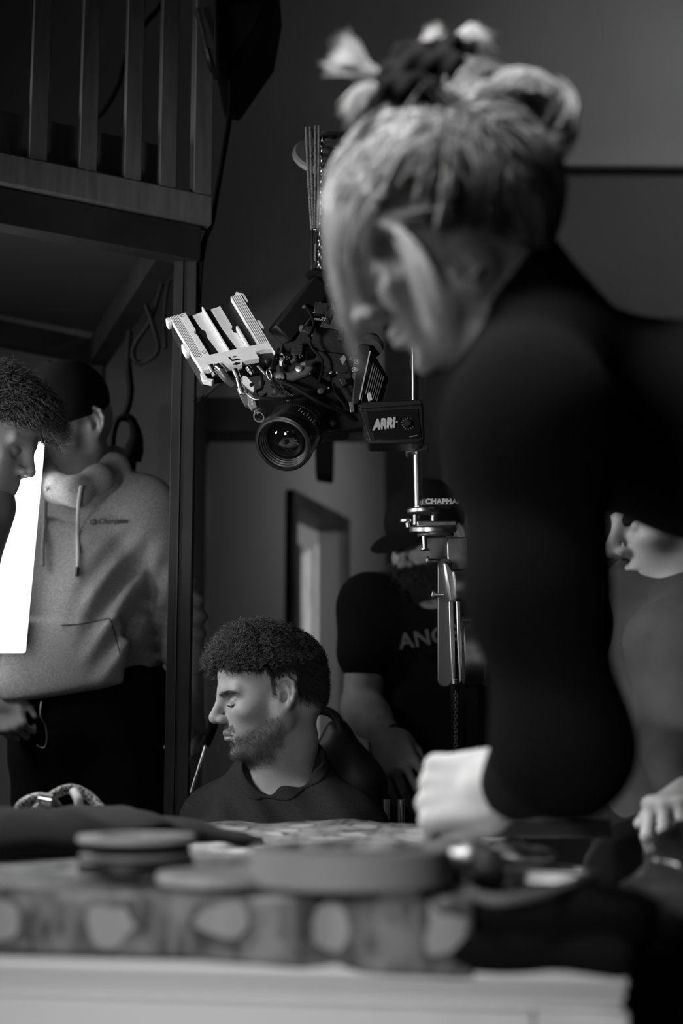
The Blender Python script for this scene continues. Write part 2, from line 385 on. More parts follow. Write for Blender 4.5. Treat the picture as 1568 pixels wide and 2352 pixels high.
# ------------------------------------------------------------------ the loft
A = P(486, 500, 2.75); f_ = Vector((-math.sin(math.radians(60)), -math.cos(math.radians(60)), 0)); g_ = Vector((-.34, .94, 0))
zb = P(480, 515, 2.75).z; zt_ = zb+.062; xw = Vector((0, 0, 1))
loft = empty('loft_balustrade', A, 'wooden slatted loft balustrade above the black steel frame', 'balustrade')
def fb(mb, t0, t1, z0, z1, n0, n1):
    q = [A+f_*t0+g_*n0, A+f_*t1+g_*n0, A+f_*t1+g_*n1, A+f_*t0+g_*n1]
    return mb.prism([Vector((k.x, k.y, z0)) for k in q], (0, 0, z1-z0))
fb(MB(), -.002, 1.3, zb, zt_, 0, .045).build('bottom_rail', M['wood'], loft, bev=.004)
fb(MB(), 0, .04, zt_, 3.6, .002, .042).build('corner_post', M['wood'], loft, bev=.002)
def tpix(px):                                      # distance along the front at which an image column is met
    r = (px-784)/FPX; return (A.x-r*A.y)/(r*f_.y-f_.x)
for px in (366, 281, 172, 50, -90, -240):
    t = tpix(px); fb(MB(), t-.018, t+.018, zt_, 3.6, .004, .03).build('slat', M['wood'], loft, bev=.002)
fb(MB(), .06, 1.3, zt_-.01, zb+.19, .10, .115).build('kick_board', M['wood'], loft, bev=.002)
frame = empty('steel_loft_frame', (A.x, A.y, 0), 'black steel frame carrying the loft, square post in front of the grey hoodie', 'steel frame')
PX = P(412, 1500, 2.78)
MB().box((PX.x, PX.y, zb/2), (.023, .02, zb/2)).box((PX.x-.004, PX.y-.022, zb/2), (.0012, .003, zb/2)).build('post', M['steel'], frame, bev=.002)
fb(MB(), .02, 1.35, zb-.075, zb-.004, .01, .06).build('front_beam', M['steel'], frame, bev=.002)
B0 = P(395, 545, 2.82); B1 = P(222, 815, 3.75)
MB().beam(B0, B1, .05, .07).build('side_beam', M['steel'], frame, bev=.002)
MB().beam(B1+Vector((.02, 0, 0)), P(-120, 742, 3.5), .05, .06).build('back_beam', M['steel'], frame, bev=.002)
MB().box((B1.x, B1.y, B1.z/2), (.022, .022, B1.z/2)).build('rear_post', M['steel'], frame, bev=.002)
dk = MB().prism([B0+Vector((-.0, 0, .06)), B1+Vector((0, 0, .06)), P(-200, 730, 3.45)+Vector((0, 0, .05)), A+f_*1.3+Vector((0, 0, 0))], (0, 0, .02))
dk.build('loft_deck', M['panel'], frame)
# hanging lamp housing with its yoke, top of frame
L = empty('hanging_lamp_head', P(550, 60, 2.9), 'unlit black lamp head hanging beside the loft corner', 'lamp')
MB().px([(492, -60), (640, -60), (618, 60), (533, 182), (495, 172)], 2.85, .22).build('housing', M['matte'], L, bev=.01)
MB().px([(500, 10), (600, 10), (588, 55), (520, 150), (503, 150)], 2.842, .006).build('front_grille', M['black'], L)
MB().tube([P(452, 20, 2.70), P(465, 70, 2.70), P(474, 112, 2.70)], .006).build('safety_pin', M['alu'], L)
MB().tube([P(474, 112, 2.70), P(484, 150, 2.72), P(496, 175, 2.8)], .008).build('yoke_arm', M['black'], L)
# cables
def cable(pts, r, label, m='cable', sub=8):
    o = MB().tube([P(*p) for p in pts], r, 8, sub).build('cable', M[m]); return tag(o, label, 'cable')
cable([(531, 180, 2.86), (528, 260, 2.86), (512, 360, 2.86), (498, 440, 2.86), (486, 510, 2.8), (468, 560, 2.78), (458, 640, 2.78), (455, 720, 2.8)], .006, 'black cable running from the hanging lamp down past the loft corner')
cable([(420, -200, 3.1), (395, -60, 3.1), (370, 10, 3.1), (330, 60, 3.1), (290, 130, 3.1), (270, 200, 3.12), (228, 265, 3.15), (170, 300, 3.2), (120, 400, 3.25)], .006, 'thin cable looped behind the upper loft slats')
cable([(452, 545, 2.8), (462, 600, 2.8), (440, 660, 2.85), (392, 640, 2.95), (378, 720, 3.0), (380, 800, 3.0)], .005, 'thin cable hanging down behind the steel post top')
cable([(372, 650, 3.0), (345, 735, 3.02), (310, 790, 3.05), (308, 825, 3.05), (330, 832, 3.05), (362, 805, 3.02), (352, 750, 3.0), (335, 700, 3.0)], .006, 'black cable tied in a loop under the side beam')
cable([(298, 760, 3.2), (294, 830, 3.2), (300, 900, 3.2), (288, 950, 3.2), (268, 968, 3.2), (258, 1010, 3.2), (262, 1050, 3.2)], .008, 'heavy black cable hanging above the hoodie man and looped over')
cable([(437, 935, 2.9), (465, 915, 2.8), (497, 885, 2.6), (520, 868, 2.5)], .004, 'thin cable running from behind the post to the camera rig')
pl = empty('cable_connector', P(300, 1030, 3.2), 'fat black cable connector hanging behind the hoodie shoulder', 'connector')
MB().tube([P(283, 958, 3.2), P(302, 965, 3.2), P(312, 1000, 3.2), P(308, 1030, 3.2), P(302, 1055, 3.2)], lambda t: .010+.013*min(1, max(0, t*2.2-.7)), 12).build('plug_body', M['matte'], pl)
MB().rod(P(300, 1055, 3.2), P(296, 1092, 3.2), .014).build('plug_tip', M['black'], pl)
# led light panel on a stand (behind the curly-haired person)
led = empty('led_light_panel', P(20, 1250, 2.86), 'glowing white upright light panel behind the curly haired person', 'lamp')
q = [P(97, 985, 2.86), P(50, 1497, 2.86), P(-150, 1497, 2.86), P(-150, 985, 2.86)]
MB().prism(q, (0, .035, 0)).build('diffuser', M['fluor'], led, bev=.003)
MB().prism([v+Vector((0, .036, 0)) for v in (P(94, 992, 2.86), P(48, 1490, 2.86), P(-148, 1490, 2.86), P(-148, 992, 2.86))], (0, .01, 0)).build('back_plate', M['black'], led)
c_ = P(-90, 1497, 2.88)
MB().rod((c_.x, c_.y+.03, .02), (c_.x, c_.y+.03, c_.z+.1), .012).build('stand_pole', M['black'], led)
for a in (0, 2.1, 4.2):
    MB().rod((c_.x, c_.y+.03, .2), (c_.x+.16*math.cos(a+.5), c_.y+.03+.16*math.sin(a+.5), .01), .009).build('leg', M['black'], led)
# ------------------------------------------------------------------ people: generic head and hand
def basis(fwd, up):
    f = Vector(fwd).normalized(); u = Vector(up); u = (u-f*u.dot(f)).normalized(); l = u.cross(f)
    return Matrix((f, l, u)).transposed()
def frame_m(o, fwd, up, s=1.0):
    m = (basis(fwd, up)*s).to_4x4(); m.translation = Vector(o); return m
def Rm(ax, deg): return np.array(Matrix.Rotation(math.radians(deg), 4, ax))
def ear(S, E, s):
    S.frame(E)
    S.ell((-.004, s*.004, .004), (.0165, .004, .028), k=.008)
    pts = [(.010, 0, .0), (.013, s*.003, .014), (.008, s*.007, .027), (-.006, s*.009, .033), (-.018, s*.010, .024), (-.021, s*.010, .008), (-.017, s*.009, -.008), (-.009, s*.006, -.020), (0, s*.002, -.027)]
    for a, b in zip(pts, pts[1:]): S.cap(a, b, .0034, k=.004)
    S.ell((-.001, s*.003, -.025), (.008, .0045, .009), k=.005)
    S.ell((-.001, s*.010, -.003), (.0095, .0095, .0115), k=.003, op='-')
    S.ell((.001, s*.012, .018), (.009, .007, .009), k=.003, op='-')
    for a, b in zip([(-.003, s*.007, .02), (-.011, s*.0075, .008)], [(-.011, s*.0075, .008), (-.008, s*.0065, -.012)]): S.cap(a, b, .0027, k=.004)
    S.cap((.009, s*.005, .002), (.009, s*.006, -.006), .0035, k=.004)
    S.frame(None)
def head(S, X, eye=.5, full=1.0, ears=True, beard=0, mouth=.0):
    """head in a local frame: origin between the ear canals, x to the face, z to the crown"""
    S.frame(X)
    S.ell((-.012, 0, .045), (.098, .076, .086), k=.01)
    S.ell((.022, 0, .052), (.076, .067, .066), k=.03)                 # forehead
    S.ell((-.055, 0, .005), (.05, .06, .06), k=.03)                  # occiput
    S.ell((.04, 0, -.015), (.055, .062, .06), k=.03)                  # mid face
    for s in (-1, 1):
        S.cap((-.002, s*.056, -.045), (.055, s*.026, -.092), .015, .014, k=.03)   # jaw
        S.cap((.0, s*.062, -.012), (-.002, s*.055, -.05), .013, .015, k=.02)
        S.ell((.062, s*.043, -.018), (.022, .02, .014), k=.022)      # cheekbone
        S.cap((.092, s*.012, .026), (.078, s*.048, .024), .0085, .007, k=.016)    # brow ridge
    S.ell((.052, 0, -.058), (.046, .04, .036), k=.025)                # muzzle
    S.ell((.078, 0, -.094), (.018, .02, .015), k=.018)                # chin
    S.cap((.03, 0, -.085), (-.03, 0, -.085), .03, .045, k=.02)        # under the jaw
    for s in (-1, 1):
        S.ell((.101, s*.033, .004), (.018, .020, .0125), k=.012, op='-')           # eye socket
        S.ell((.0735, s*.031, .004), (.0172, .0172, .0145), k=.003)                 # lids over the eyeball
        S.cap((.092, s*.019, .012), (.084, s*.046, .0115), .0014, k=.003, op='-')     # lid crease
        S.cap((.088, s*.021, -.0135), (.080, s*.044, -.012), .0012, k=.004, op='-')
    S.cap((.094, 0, .022), (.118, 0, -.018), .0075, .0095, k=.014)    # nose
    S.ell((.117, 0, -.024), (.0115, .011, .0095), k=.008)
    for s in (-1, 1):
        S.ell((.106, s*.0125, -.028), (.0105, .0075, .008), k=.007)
        S.ell((.113, s*.0065, -.0345), (.006, .0032, .0035), k=.003, op='-')
    S.cap((.1, 0, -.040), (.101, 0, -.05), .003, .003, k=.012, op='-') # philtrum
    f = full
    for s in (-1, 1):
        S.cap((.0985, 0, -.0545), (.083, s*.022, -.0605), .0058*f, .002, k=.006)    # upper lip
        S.cap((.0965, 0, -.0665), (.082, s*.020, -.0635), .0068*f, .002, k=.006)    # lower lip
        S.cap((.106, 0, -.0605+mouth), (.086, s*.024, -.0625), .0016, k=.003, op='-')
    S.ell((.1, 0, -.080), (.011, .016, .006), k=.012, op='-')          # below the lower lip
    if ears:
        for s in (-1, 1):
            ear(S, X @ (Matrix.Translation((-.008, s*.073, 0)) @ Matrix.Rotation(s*math.radians(-22), 4, 'Z') @ Matrix.Rotation(math.radians(-8), 4, 'Y')), s)
    S.frame(None)
def hand(S, X, side=1, curl=(25, 35, 20), spread=1.0, thumb=((.018, .03, -.008), (.048, .052, -.016), (.072, .056, -.024)), extra=None):
    """origin at the wrist, x to the fingers, z out of the back of the hand, thumb towards side*y"""
    S.frame(X); s = side
    S.cap((-.02, 0, 0), (.02, 0, -.001), .0245, .026, k=.01)
    S.box((.048, 0, -.002), (.036, .03, .004), .010, k=.018)
    S.ell((.03, s*.026, -.008), (.03, .016, .014), k=.012); S.ell((.035, -s*.025, -.006), (.032, .013, .012), k=.012)
    bases = [(.088, .031), (.093, .0105), (.089, -.011), (.080, -.031)]; Ls = [(.042, .025, .021), (.047, .029, .022), (.043, .027, .022), (.034, .021, .019)]
    tips = []
    for i in range(4):
        bx, by = bases[i]; a = 0; sp = math.radians((6, 1, -4, -9)[i]*spread)
        c = curl if extra is None else extra[i]
        p = np.array([bx, s*by, 0.]); S.cap((.04, s*by*.6, -.002), p, .009, .0098, k=.010)
        S.ell(p+np.array([-.001, 0, .002]), (.010, .009, .0085), k=.006)
        for j in range(3):
            a += math.radians(c[j]); L = Ls[i][j]
            d = np.array([math.cos(a)*math.cos(sp), s*math.sin(sp), -math.sin(a)])
            q = p+d*L; r = (.0088, .0080, .0072, .0062); kk = .9 if i == 3 else 1
            S.cap(p, q, r[j]*kk, r[j+1]*kk, k=.0025); p = q
        tips.append(S._pt(p))
    t = [np.array(v)*np.array([1, s, 1]) for v in thumb]
    S.cap((.008, s*.012, -.004), t[0], .014, .013, k=.014); S.cap(t[0], t[1], .0125, .0098, k=.008); S.cap(t[1], t[2], .0095, .0075, k=.003)
    S.frame(None); return tips
def arm(S, sh, el, wr, r=(.048, .040, .043, .027), k=.02):
    S.cap(sh, el, r[0], r[1], k=k); m = Vector(el).lerp(Vector(wr), .3); S.cap(el, m, r[1], r[2], k=k); S.cap(m, wr, r[2], r[3], k=k)
def shoe(parent, c, d, name='shoe'):
    S = Sdf(); S.frame(frame_m(c, d, (0, 0, 1))); S.ell((.05, 0, .035), (.14, .045, .04)); S.ell((-.04, 0, .06), (.05, .04, .05)); S.box((.045, 0, .012), (.12, .035, .006), .008)
    S.frame(None); sdf_obj(S, name, M['matte'], parent, .006)
def trousers(parent, hipL, hipR, kL, kR, aL, aR, m, r=.085, fold=.004, vox=.008):
    S = Sdf(); c = (Vector(hipL)+Vector(hipR))/2
    S.ell(c+Vector((0, 0, .04)), (.17, .125, .13))
    for h, k_, a in ((hipL, kL, aL), (hipR, kR, aR)): S.cap(h, k_, r*1.12, r*.78, k=.05); S.cap(k_, a, r*.78, r*.6, k=.03)
    S.disp = lambda p: fold*wob(p, 3, 22); return sdf_obj(S, 'trousers', m, parent, vox)[0]
def region(V, F, N, X, fn):
    """vertices of a mesh that fulfil fn(x, y, z) in the frame X"""
    Xi = np.array(Matrix(X).inverted()); L = V @ Xi[:3, :3].T+Xi[:3, 3]
    return fn(L[:, 0], L[:, 1], L[:, 2]), L
def shell(name, V, F, N, mask, off, m, parent, it=1):
    """thin closed-looking layer lifted off the masked part of a mesh"""
    fm = mask[F].all(1); Fs = F[fm]; u = np.unique(Fs); mp = np.full(len(V), -1); mp[u] = np.arange(len(u))
    o = off[u] if isinstance(off, np.ndarray) else off
    return link_mesh(name, V[u]+N[u]*np.reshape(o, (-1, 1)), mp[Fs], m, parent)
def curls(V, N, idx, count, length, rad, curlr, turns, X, grav=(0, 0, -1), comb=(0, 0, 0), K=12, lift=.004, jit=.35, pre=False):
    i = idx if pre else rng.choice(idx, count); base = V[i]+rng.normal(size=(count, 3))*.0012; n = N[i]+rng.normal(size=(count, 3))*jit+np.array(comb)
    n /= np.linalg.norm(n, axis=1, keepdims=True)
    L = length*(.55+.7*rng.random(count)) if not isinstance(length, np.ndarray) else length[i]*(.6+.6*rng.random(count))
    t = np.linspace(0, 1, K)[None, :, None]; L = L[:, None, None]
    g = np.array(grav)[None, None, :]
    path = base[:, None, :]+N[i][:, None, :]*lift*0+n[:, None, :]*L*t+g*L*.5*t*t
    a = np.cross(n, rng.normal(size=(count, 3))); a /= np.linalg.norm(a, axis=1, keepdims=True); b = np.cross(n, a)
    ph = rng.random((count, 1, 1))*6.28; cr = curlr*(.5+rng.random((count, 1, 1)))*np.minimum(1, t*3)
    path = path+(a[:, None, :]*np.cos(turns*6.28*t+ph)+b[:, None, :]*np.sin(turns*6.28*t+ph))*cr
    return path, rng.random(count)
DN = Vector((0, 0, -1))
# ================================================================== seated man, sharp, middle of the picture
s1 = 2.5/FPX
root = empty('person', P(650, 1900, 2.5)-Vector((0, 0, .35)), 'seated man with curly dark hair and stubble in a charcoal t-shirt', 'person')
HX = frame_m(P(625, 1604, 2.53), (-.955, -.27, -.14), (-.14, 0, 1), .90)
S = Sdf(); head(S, HX, eye=.75, full=1.05)
nb = P(655, 1775, 2.56); lsh = P(797, 1928, 2.47); rsh = P(505, 1895, 2.70)
hc = Vector(HX.translation)
S.cap(P(650, 1650, 2.54), P(657, 1800, 2.56), .050, .058, k=.025)
S.cap(P(625, 1700, 2.52), P(618, 1815, 2.54), .028, .026, k=.03)
S.cap(nb+Vector((0, 0, -.035)), lsh, .040, .050, k=.03); S.cap(nb+Vector((0, 0, -.035)), rsh, .040, .050, k=.03)
ch = P(640, 2030, 2.56)
S.ell(P(655, 1995, 2.57), (.15, .11, .135), k=.03); S.cap(ch, ch+Vector((.03, .02, -.32)), .13, .12, k=.05)
lel = lsh+Vector((.04, -.01, -.27)); rel = rsh+Vector((-.05, .02, -.27))
lwr = lel+Vector((-.2, -.08, -.05)); rwr = rel+Vector((-.10, -.18, -.05))
arm(S, lsh, lel, lwr); arm(S, rsh, rel, rwr)
hand(S, frame_m(lwr, lwr-lel, (0, 0, 1)), -1, (25, 30, 15)); hand(S, frame_m(rwr, rwr-rel, (0, 0, 1)), 1, (25, 30, 15))
body, V, F = sdf_obj(S, 'body', M['skin'], root, .0021, 2)
N = vnormals(V, F)
# clothes
T = Sdf()
T.cap(nb+Vector((0, 0, -.008)), lsh, .074, .068, k=.04); T.cap(nb+Vector((0, 0, -.008)), rsh, .074, .068, k=.04)
T.ell(P(655, 1995, 2.57), (.168, .125, .150), k=.04); T.cap(ch, ch+Vector((.03, .02, -.34)), .145, .14, k=.05)
T.cap(lsh, lsh.lerp(lel, .7), .068, .066, k=.04); T.cap(rsh, rsh.lerp(rel, .7), .068, .066, k=.04)
ncx = P(648, 1764, 2.53); ax = (P(612, 1800, 2.46)-P(700, 1745, 2.62)).normalized()
NK = [(P(668, 1590, 2.57), P(640, 1714, 2.495), .085, .080)]
T.cap(*NK[0], k=.004, op='-')
dsl = np.array((P(480, 1880, 2.6)-P(600, 1770, 2.5)).normalized())
def folds(p):
    c = np.array(P(590, 1830, 2.45)); q = p-c; return .0055*np.sin(q[:, 0]*85+q[:, 2]*34+2*np.sin(q[:, 2]*14))*np.clip(1.2-np.linalg.norm(q, axis=1)/.2, 0, 1)+.003*wob(p, 4, 22)
T.disp = folds
sdf_obj(T, 'tshirt', M['tee'], root, .0042, 2)
# collar band: the shirt thickened close to the neck opening
K = Sdf(); K.p = [q for q in T.p if q[6] == '+']
K.cap(*NK[0], k=.003, op='-'); K.cap(NK[0][0], NK[0][1], NK[0][2]+.016, NK[0][3]+.016, op='&')
K.disp = lambda p: folds(p)-.0022
sdf_obj(K, 'collar', M['tee'], root, .0028, 1)
trousers(root, ch+Vector((.0, -.03, -.42)), ch+Vector((-.08, .15, -.42)), ch+Vector((-.38, -.16, -.42)), ch+Vector((-.42, .10, -.42)), ch+Vector((-.36, -.14, -.86)), ch+Vector((-.42, .12, -.86)), M['trouser'])
for dx, dy in ((-.36, -.14), (-.42, .12)): shoe(root, (ch.x+dx, ch.y+dy, 0), (-1, -.2, 0))
# hair
def sm(a, lo, hi): t = np.clip((a-lo)/(hi-lo), 0, 1); return t*t*(3-2*t)
def hairw(x, y, z):
    ay = np.abs(y)
    front = sm(z-(.078+(x-.085)*.15-np.maximum(0, ay-.030)*.55), 0, .010)*(x > .03)
    temple = sm(z-(.010+np.maximum(0, x-.008)*2.1), 0, .022)*(x <= .06)*(x > .006)
    back = sm(z-np.where(x > -.036, .036, -.036+(x+.1)*.25), -.004, .02)*(x <= .02)
    burn = sm(z, -.012, .01)*(x > -.002)*(x < .016)*(ay > .05)
    earm = (ay > .0725)*(z < .036)*(x > -.034)*(x < .008)
    return np.clip(np.maximum(np.maximum(front, back), np.maximum(temple*(z < .08), burn*.8)), 0, 1)*(1-earm)*(z > -.08)*(x*x+y*y+z*z < .16**2)
def beardw(x, y, z):
    ay = np.abs(y)
    cheek = sm(-.030-.42*np.maximum(0, x-.02)-z, 0, .016)*sm(x, -.006, .010)*sm(z, -.135, -.112)
    upper = sm(x, .004, .010)*sm(.020-x, 0, .008)*sm(z, -.05, -.04)*sm(.01-z, 0, .02)*(ay > .045)*(ay < .0725)
    lip = (x > .076)*(z > -.074)*(z < -.053)*(ay < .024)
    nose = sm(x, .092, .098)*(z > -.045)
    jawend = 1-sm(-z, .085, .11)*sm(.03-x, 0, .02)
    mous = sm(-z, .038, .043)*(z > -.0535)*sm(x, .072, .082)*(ay < .030)
    return np.maximum(np.maximum(cheek*jawend, upper*.8)*(1-nose), mous*.75)*(1-lip)*.9
_, L = region(V, F, N, HX, lambda x, y, z: z > 9)
inh = np.linalg.norm(L, axis=1) < .17
hw = hairw(L[:, 0], L[:, 1], L[:, 2])*inh; bw = beardw(L[:, 0], L[:, 1], L[:, 2])*inh
at = body.data.attributes.new('crop', 'FLOAT', 'POINT'); at.data.foreach_set('value', np.clip(np.maximum(hw, bw*.62*(.8+.2*wob(V, 77, 300))), 0, 1).astype(np.float32))
def pick(w, n): return rng.choice(len(w), n, p=w/w.sum())
topw = hw*sm(L[:, 2], .052, .075)
shell('hair_cap', V, F, N, topw > .6, .001+.011*sm(topw, .5, 1)*sm(L[:, 2], .055, .085)*(.35+.65*sm(L[:, 0], -.08, .03))*(1+.3*wob(V, 5, 120)), M['hairc'], root)
p1, c1 = curls(V, N, pick(topw*(1+1.5*sm(L[:, 0], .0, .07)), 8000), 8000, .012+.020*sm(L[:, 0], -.07, .05), .0006, .0048, 2.1, HX, K=17, comb=(-.1, 0, .25), grav=(-.15, -.1, -.05), pre=True)
strands('hair', p1, .00075, c1**1.6, M['hair'], root)
p2, c2 = curls(V, N, pick(hw*(1-.7*sm(L[:, 2], .07, .09)), 15000), 15000, .0065+.006*sm(L[:, 2], .02, .07), .0004, .0006, .5, HX, K=4, comb=(.35, 0, -.5), pre=True)
strands('side_hair', p2, .00032, c2*.35, M['hair'], root)
fw = topw*sm(L[:, 0], .045, .07)
p3, c3 = curls(V, N, pick(fw, 2600), 2600, .027, .0006, .0062, 1.9, HX, K=17, comb=(-.75, -.15, .1), grav=(-.5, -.1, -.75), pre=True)
strands('fringe', p3, .0008, np.minimum(1, c3**1.4+.1), M['hair'], root)
p4, c4 = curls(V, N, pick(bw, 12000), 12000, .0022, .0003, .0003, .3, HX, K=3, comb=(.2, 0, -.9), pre=True)
strands('stubble', p4, .00017, c4, M['beard'], root)
brw = (np.abs(L[:, 1]) > .013)*(np.abs(L[:, 1]) < .056)*(L[:, 0] > .06)*np.exp(-((L[:, 2]-(.0225+.12*np.minimum(np.abs(L[:, 1])-.03, .008)-.25*np.maximum(0, np.abs(L[:, 1])-.040)))/.0018)**2)
p5, c5 = curls(V, N, pick(brw, 520), 520, .006, .0003, .0004, .3, HX, K=4, comb=(.9, 0, .1), pre=True)
strands('eyebrow', p5, .00026, c5*.3, M['hair'], root)
def onface(y, z, up=.0004):                # point on the face surface at head coordinates y, z
    d = np.hypot(L[:, 1]-y, L[:, 2]-z); ok = (d < .0032) & (L[:, 0] > .04); x = L[ok, 0].max() if ok.any() else .085
    return HX @ Vector((x+up, y, z))
for s in (-1, 1):
    MB().tube([onface(s*y, z) for y, z in ((.0175, -.0030), (.0225, -.0048), (.029, -.0060), (.036, -.0058), (.042, -.0042), (.0465, -.0022))], lambda t: .0006+.0011*math.sin(math.pi*min(1, t*1.1+.05)), 6).build('eyelashes', M['lash'], root)
    MB().tube([onface(s*y, z, .0) for y, z in ((.019, .0085), (.026, .0118), (.034, .0120), (.042, .0095), (.047, .006))], .0006, 6).build('lid_crease', M['lips'], root)
lm, _ = region(V, F, N, HX, lambda x, y, z: (x > .0845) & (z < -.0535) & (z > -.0725) & (np.abs(y) < .021))
shell('lips', V, F, N, lm, .0003, M['lips'], root)
# ================================================================== man in the grey hoodie behind the post
root = empty('person', (P(230, 1500, 3.0).x, 3.02, 0), 'standing man in a black cap and grey hoodie behind the steel post', 'person')
HX = frame_m(P(158, 985, 3.05), (-.62, -.70, -.50), (-.30, -.35, .9), 1.02)
S = Sdf(); head(S, HX, eye=.6, full=.9)
lsh = P(333, 1175, 3.05); rsh = P(-20, 1150, 3.15); nk = P(190, 1120, 3.08); bel = P(205, 1520, 3.1)
S.cap(P(168, 1010, 3.08), nk, .055, .06, k=.03); S.cap(nk, lsh, .05, .05, k=.05); S.cap(nk, rsh, .05, .05, k=.05)
S.ell(P(180, 1300, 3.1), (.15, .1, .22), k=.06); S.cap(P(190, 1400, 3.1), bel, .13, .13, k=.05)
lel = P(408, 1410, 3.08); lwr = P(437, 1590, 3.0); rel = P(-45, 1400, 3.1); rwr = P(14, 1600, 2.98)
arm(S, lsh, lel, lwr); arm(S, rsh, rel, rwr)
hand(S, frame_m(lwr, P(447, 1700, 2.98)-lwr, (.9, -.4, .2), .92), 1, (25, 35, 25))
hand(S, frame_m(rwr, P(32, 1690, 2.96)-rwr, (-.3, -.9, .1), .8), 1, (70, 80, 30))
sdf_obj(S, 'body', M['skin'], root, .0032, 2)
T = Sdf()
T.cap(P(200, 1130, 3.1), P(322, 1168, 3.06), .06, .072, k=.05); T.cap(P(200, 1130, 3.1), rsh, .06, .07, k=.05)
T.ell(P(180, 1290, 3.1), (.178, .125, .21), k=.06)
T.ell(P(200, 1480, 3.1), (.172, .14, .125), k=.07); T.ell(P(180, 1400, 3.08), (.165, .13, .14), k=.05)
T.cap(lsh, lel, .068, .056, k=.03); T.cap(lel, lel.lerp(lwr, .88), .056, .037, k=.02)
T.cap(rsh, rel, .068, .06, k=.03); T.cap(rel, rel.lerp(rwr, .9), .06, .042, k=.02)
# hood lying round the neck
hp_ = [P(98, 1085, 3.0), P(130, 1122, 2.93), P(175, 1130, 2.91), P(225, 1100, 2.95), P(262, 1075, 3.03), P(262, 1055, 3.15), P(200, 1050, 3.22), P(120, 1060, 3.16)]
for a, b in zip(hp_, hp_[1:]+hp_[:1]): T.cap(a, b, .027, .027, k=.02)
T.box(P(150, 1520, 2.965), (.115, .008, .075), .012, k=.012)          # kangaroo pocket
T.cap(P(172, 1000, 3.06), P(172, 1118, 3.02), .075, .045, k=.01, op='-')
T.cap(P(60, 1640, 3.1), P(200, 1668, 3.1), .035, .04, k=.02, op='-'); T.cap(P(200, 1668, 3.1), P(440, 1585, 3.1), .04, .03, k=.02, op='-')
T.box(P(215, 1725, 3.1), (.3, .3, .11), .01, np.array(Matrix.Rotation(math.radians(-9), 4, 'Y')), k=.02, op='-')
def hf(p):
    x = (p[:, 0]-P(300, 1400, 3).x); z = p[:, 2]-P(300, 1400, 3).z
    u = x*.78-z*.62; m = np.clip(1-np.sqrt((x/.12)**2+(z/.20)**2), 0, 1)
    el = np.clip(1-np.linalg.norm(p-np.array(lel), axis=1)/.14, 0, 1)
    return .014*np.sin(u*115+1.6*np.sin(z*13))*m+.009*np.sin(z*165+x*40)*el+.010*np.exp(-((p[:, 0]-P(338, 1300, 3).x+.10*np.clip(z-.1, -1, 0))/.010)**2)*np.clip((z+.12)*8, 0, 1)*np.clip((.16-z)*12, 0, 1)+.003*wob(p, 8, 18)
T.disp = hf
hood, Vh, Fh = sdf_obj(T, 'hoodie', M['hoodie'], root, .0045, 2)
def surf(V, px, py, lo=2.7, hi=3.2):        # nearest garment point seen at an image position
    best = None
    v, u = (1176-py)/FPX, (px-784)/FPX
    c, s = math.cos(PITCH), math.sin(PITCH); d = np.array([u, c-v*s, v*c+s]); d /= np.linalg.norm(d)
    q = V-np.array([0, 0, CAMZ]); t = q @ d; e = np.linalg.norm(q-t[:, None]*d, axis=1); ok = np.nonzero(e < .006)[0]
    if len(ok) == 0: ok = np.array([e.argmin()])
    i = ok[t[ok].argmin()]; return Vector(np.array([0, 0, CAMZ])+d*(t[i]-.001))
MB().tube([surf(Vh, x, y)+Vector((0, -.004, 0)) for x, y in ((188, 1116), (181, 1160), (179, 1220), (180, 1270), (179, 1305))], .0042).build('drawstring', M['cord'], root)
MB().tube([surf(Vh, 179, 1303)+Vector((0, -.004, 0)), surf(Vh, 177, 1323)+Vector((0, -.004, 0))], .0045).build('drawstring_tip', M['black'], root)
MB().tube([surf(Vh, x, y)+Vector((0, -.004, 0)) for x, y in ((107, 1120), (106, 1180), (100, 1250), (99, 1300))], .004).build('drawstring', M['hoodie'], root)
a = surf(Vh, 207, 1204); b = surf(Vh, 278, 1203)
x_ = (b-a); text('chest_lettering', 'Champion', a+Vector((.016, -.003, .0)), x_, (0, 0, 1), .0175, M['ink'], root, shear=.45, bold=-.0002, ext=.0015, wscale=.86)
MB().tube([a+Vector((.008+.007*math.cos(t), -.003, .0042+.0055*math.sin(t))) for t in np.linspace(.6, 5.6, 9)], .0009).tube([a+Vector((.010+.003*math.cos(t), -.003, .004+.003*math.sin(t))) for t in np.linspace(0, 6.2, 8)], .0008).build('chest_logo', M['ink'], root)
MB().tube([surf(Vh, x, y)+Vector((0, -.0005, 0)) for x, y in ((140, 1437), (190, 1433), (235, 1424), (252, 1422), (262, 1450), (275, 1500))], .0011, 6).build('pocket_seam', M['trouser'], root)
C = Sdf(); C.frame(HX); C.ell((-.012, 0, .055), (.108, .086, .092)); C.ell((.02, 0, .055), (.086, .078, .070), k=.03)
C.box((0, 0, -.055), (.2, .2, .072), .001, np.array(Matrix.Rotation(math.radians(-4), 4, 'Y')), k=.004, op='-')
C.cap((-.11, 0, .01), (-.11, .03, .01), .022, k=.005, op='-')
C.ell((-.01, 0, .147), (.007, .007, .005), k=.002); C.frame(None)
cp, _, _ = sdf_obj(C, 'cap', M['cap'], root, .003, 1)
S = Sdf(); S.frame(HX); S.ell((.115, 0, .034), (.072, .07, .008), np.array(Matrix.Rotation(math.radians(16), 4, 'Y'))); S.frame(None)
sdf_obj(S, 'cap_visor', M['cap'], root, .003, 1)
trousers(root, P(290, 1640, 3.1), P(120, 1650, 3.1), P(300, 2050, 3.08), P(120, 2050, 3.08), Vector((P(300, 2050, 3.08).x, 3.12, .06)), Vector((P(120, 2050, 3.08).x, 3.12, .06)), M['trouser'], r=.09)
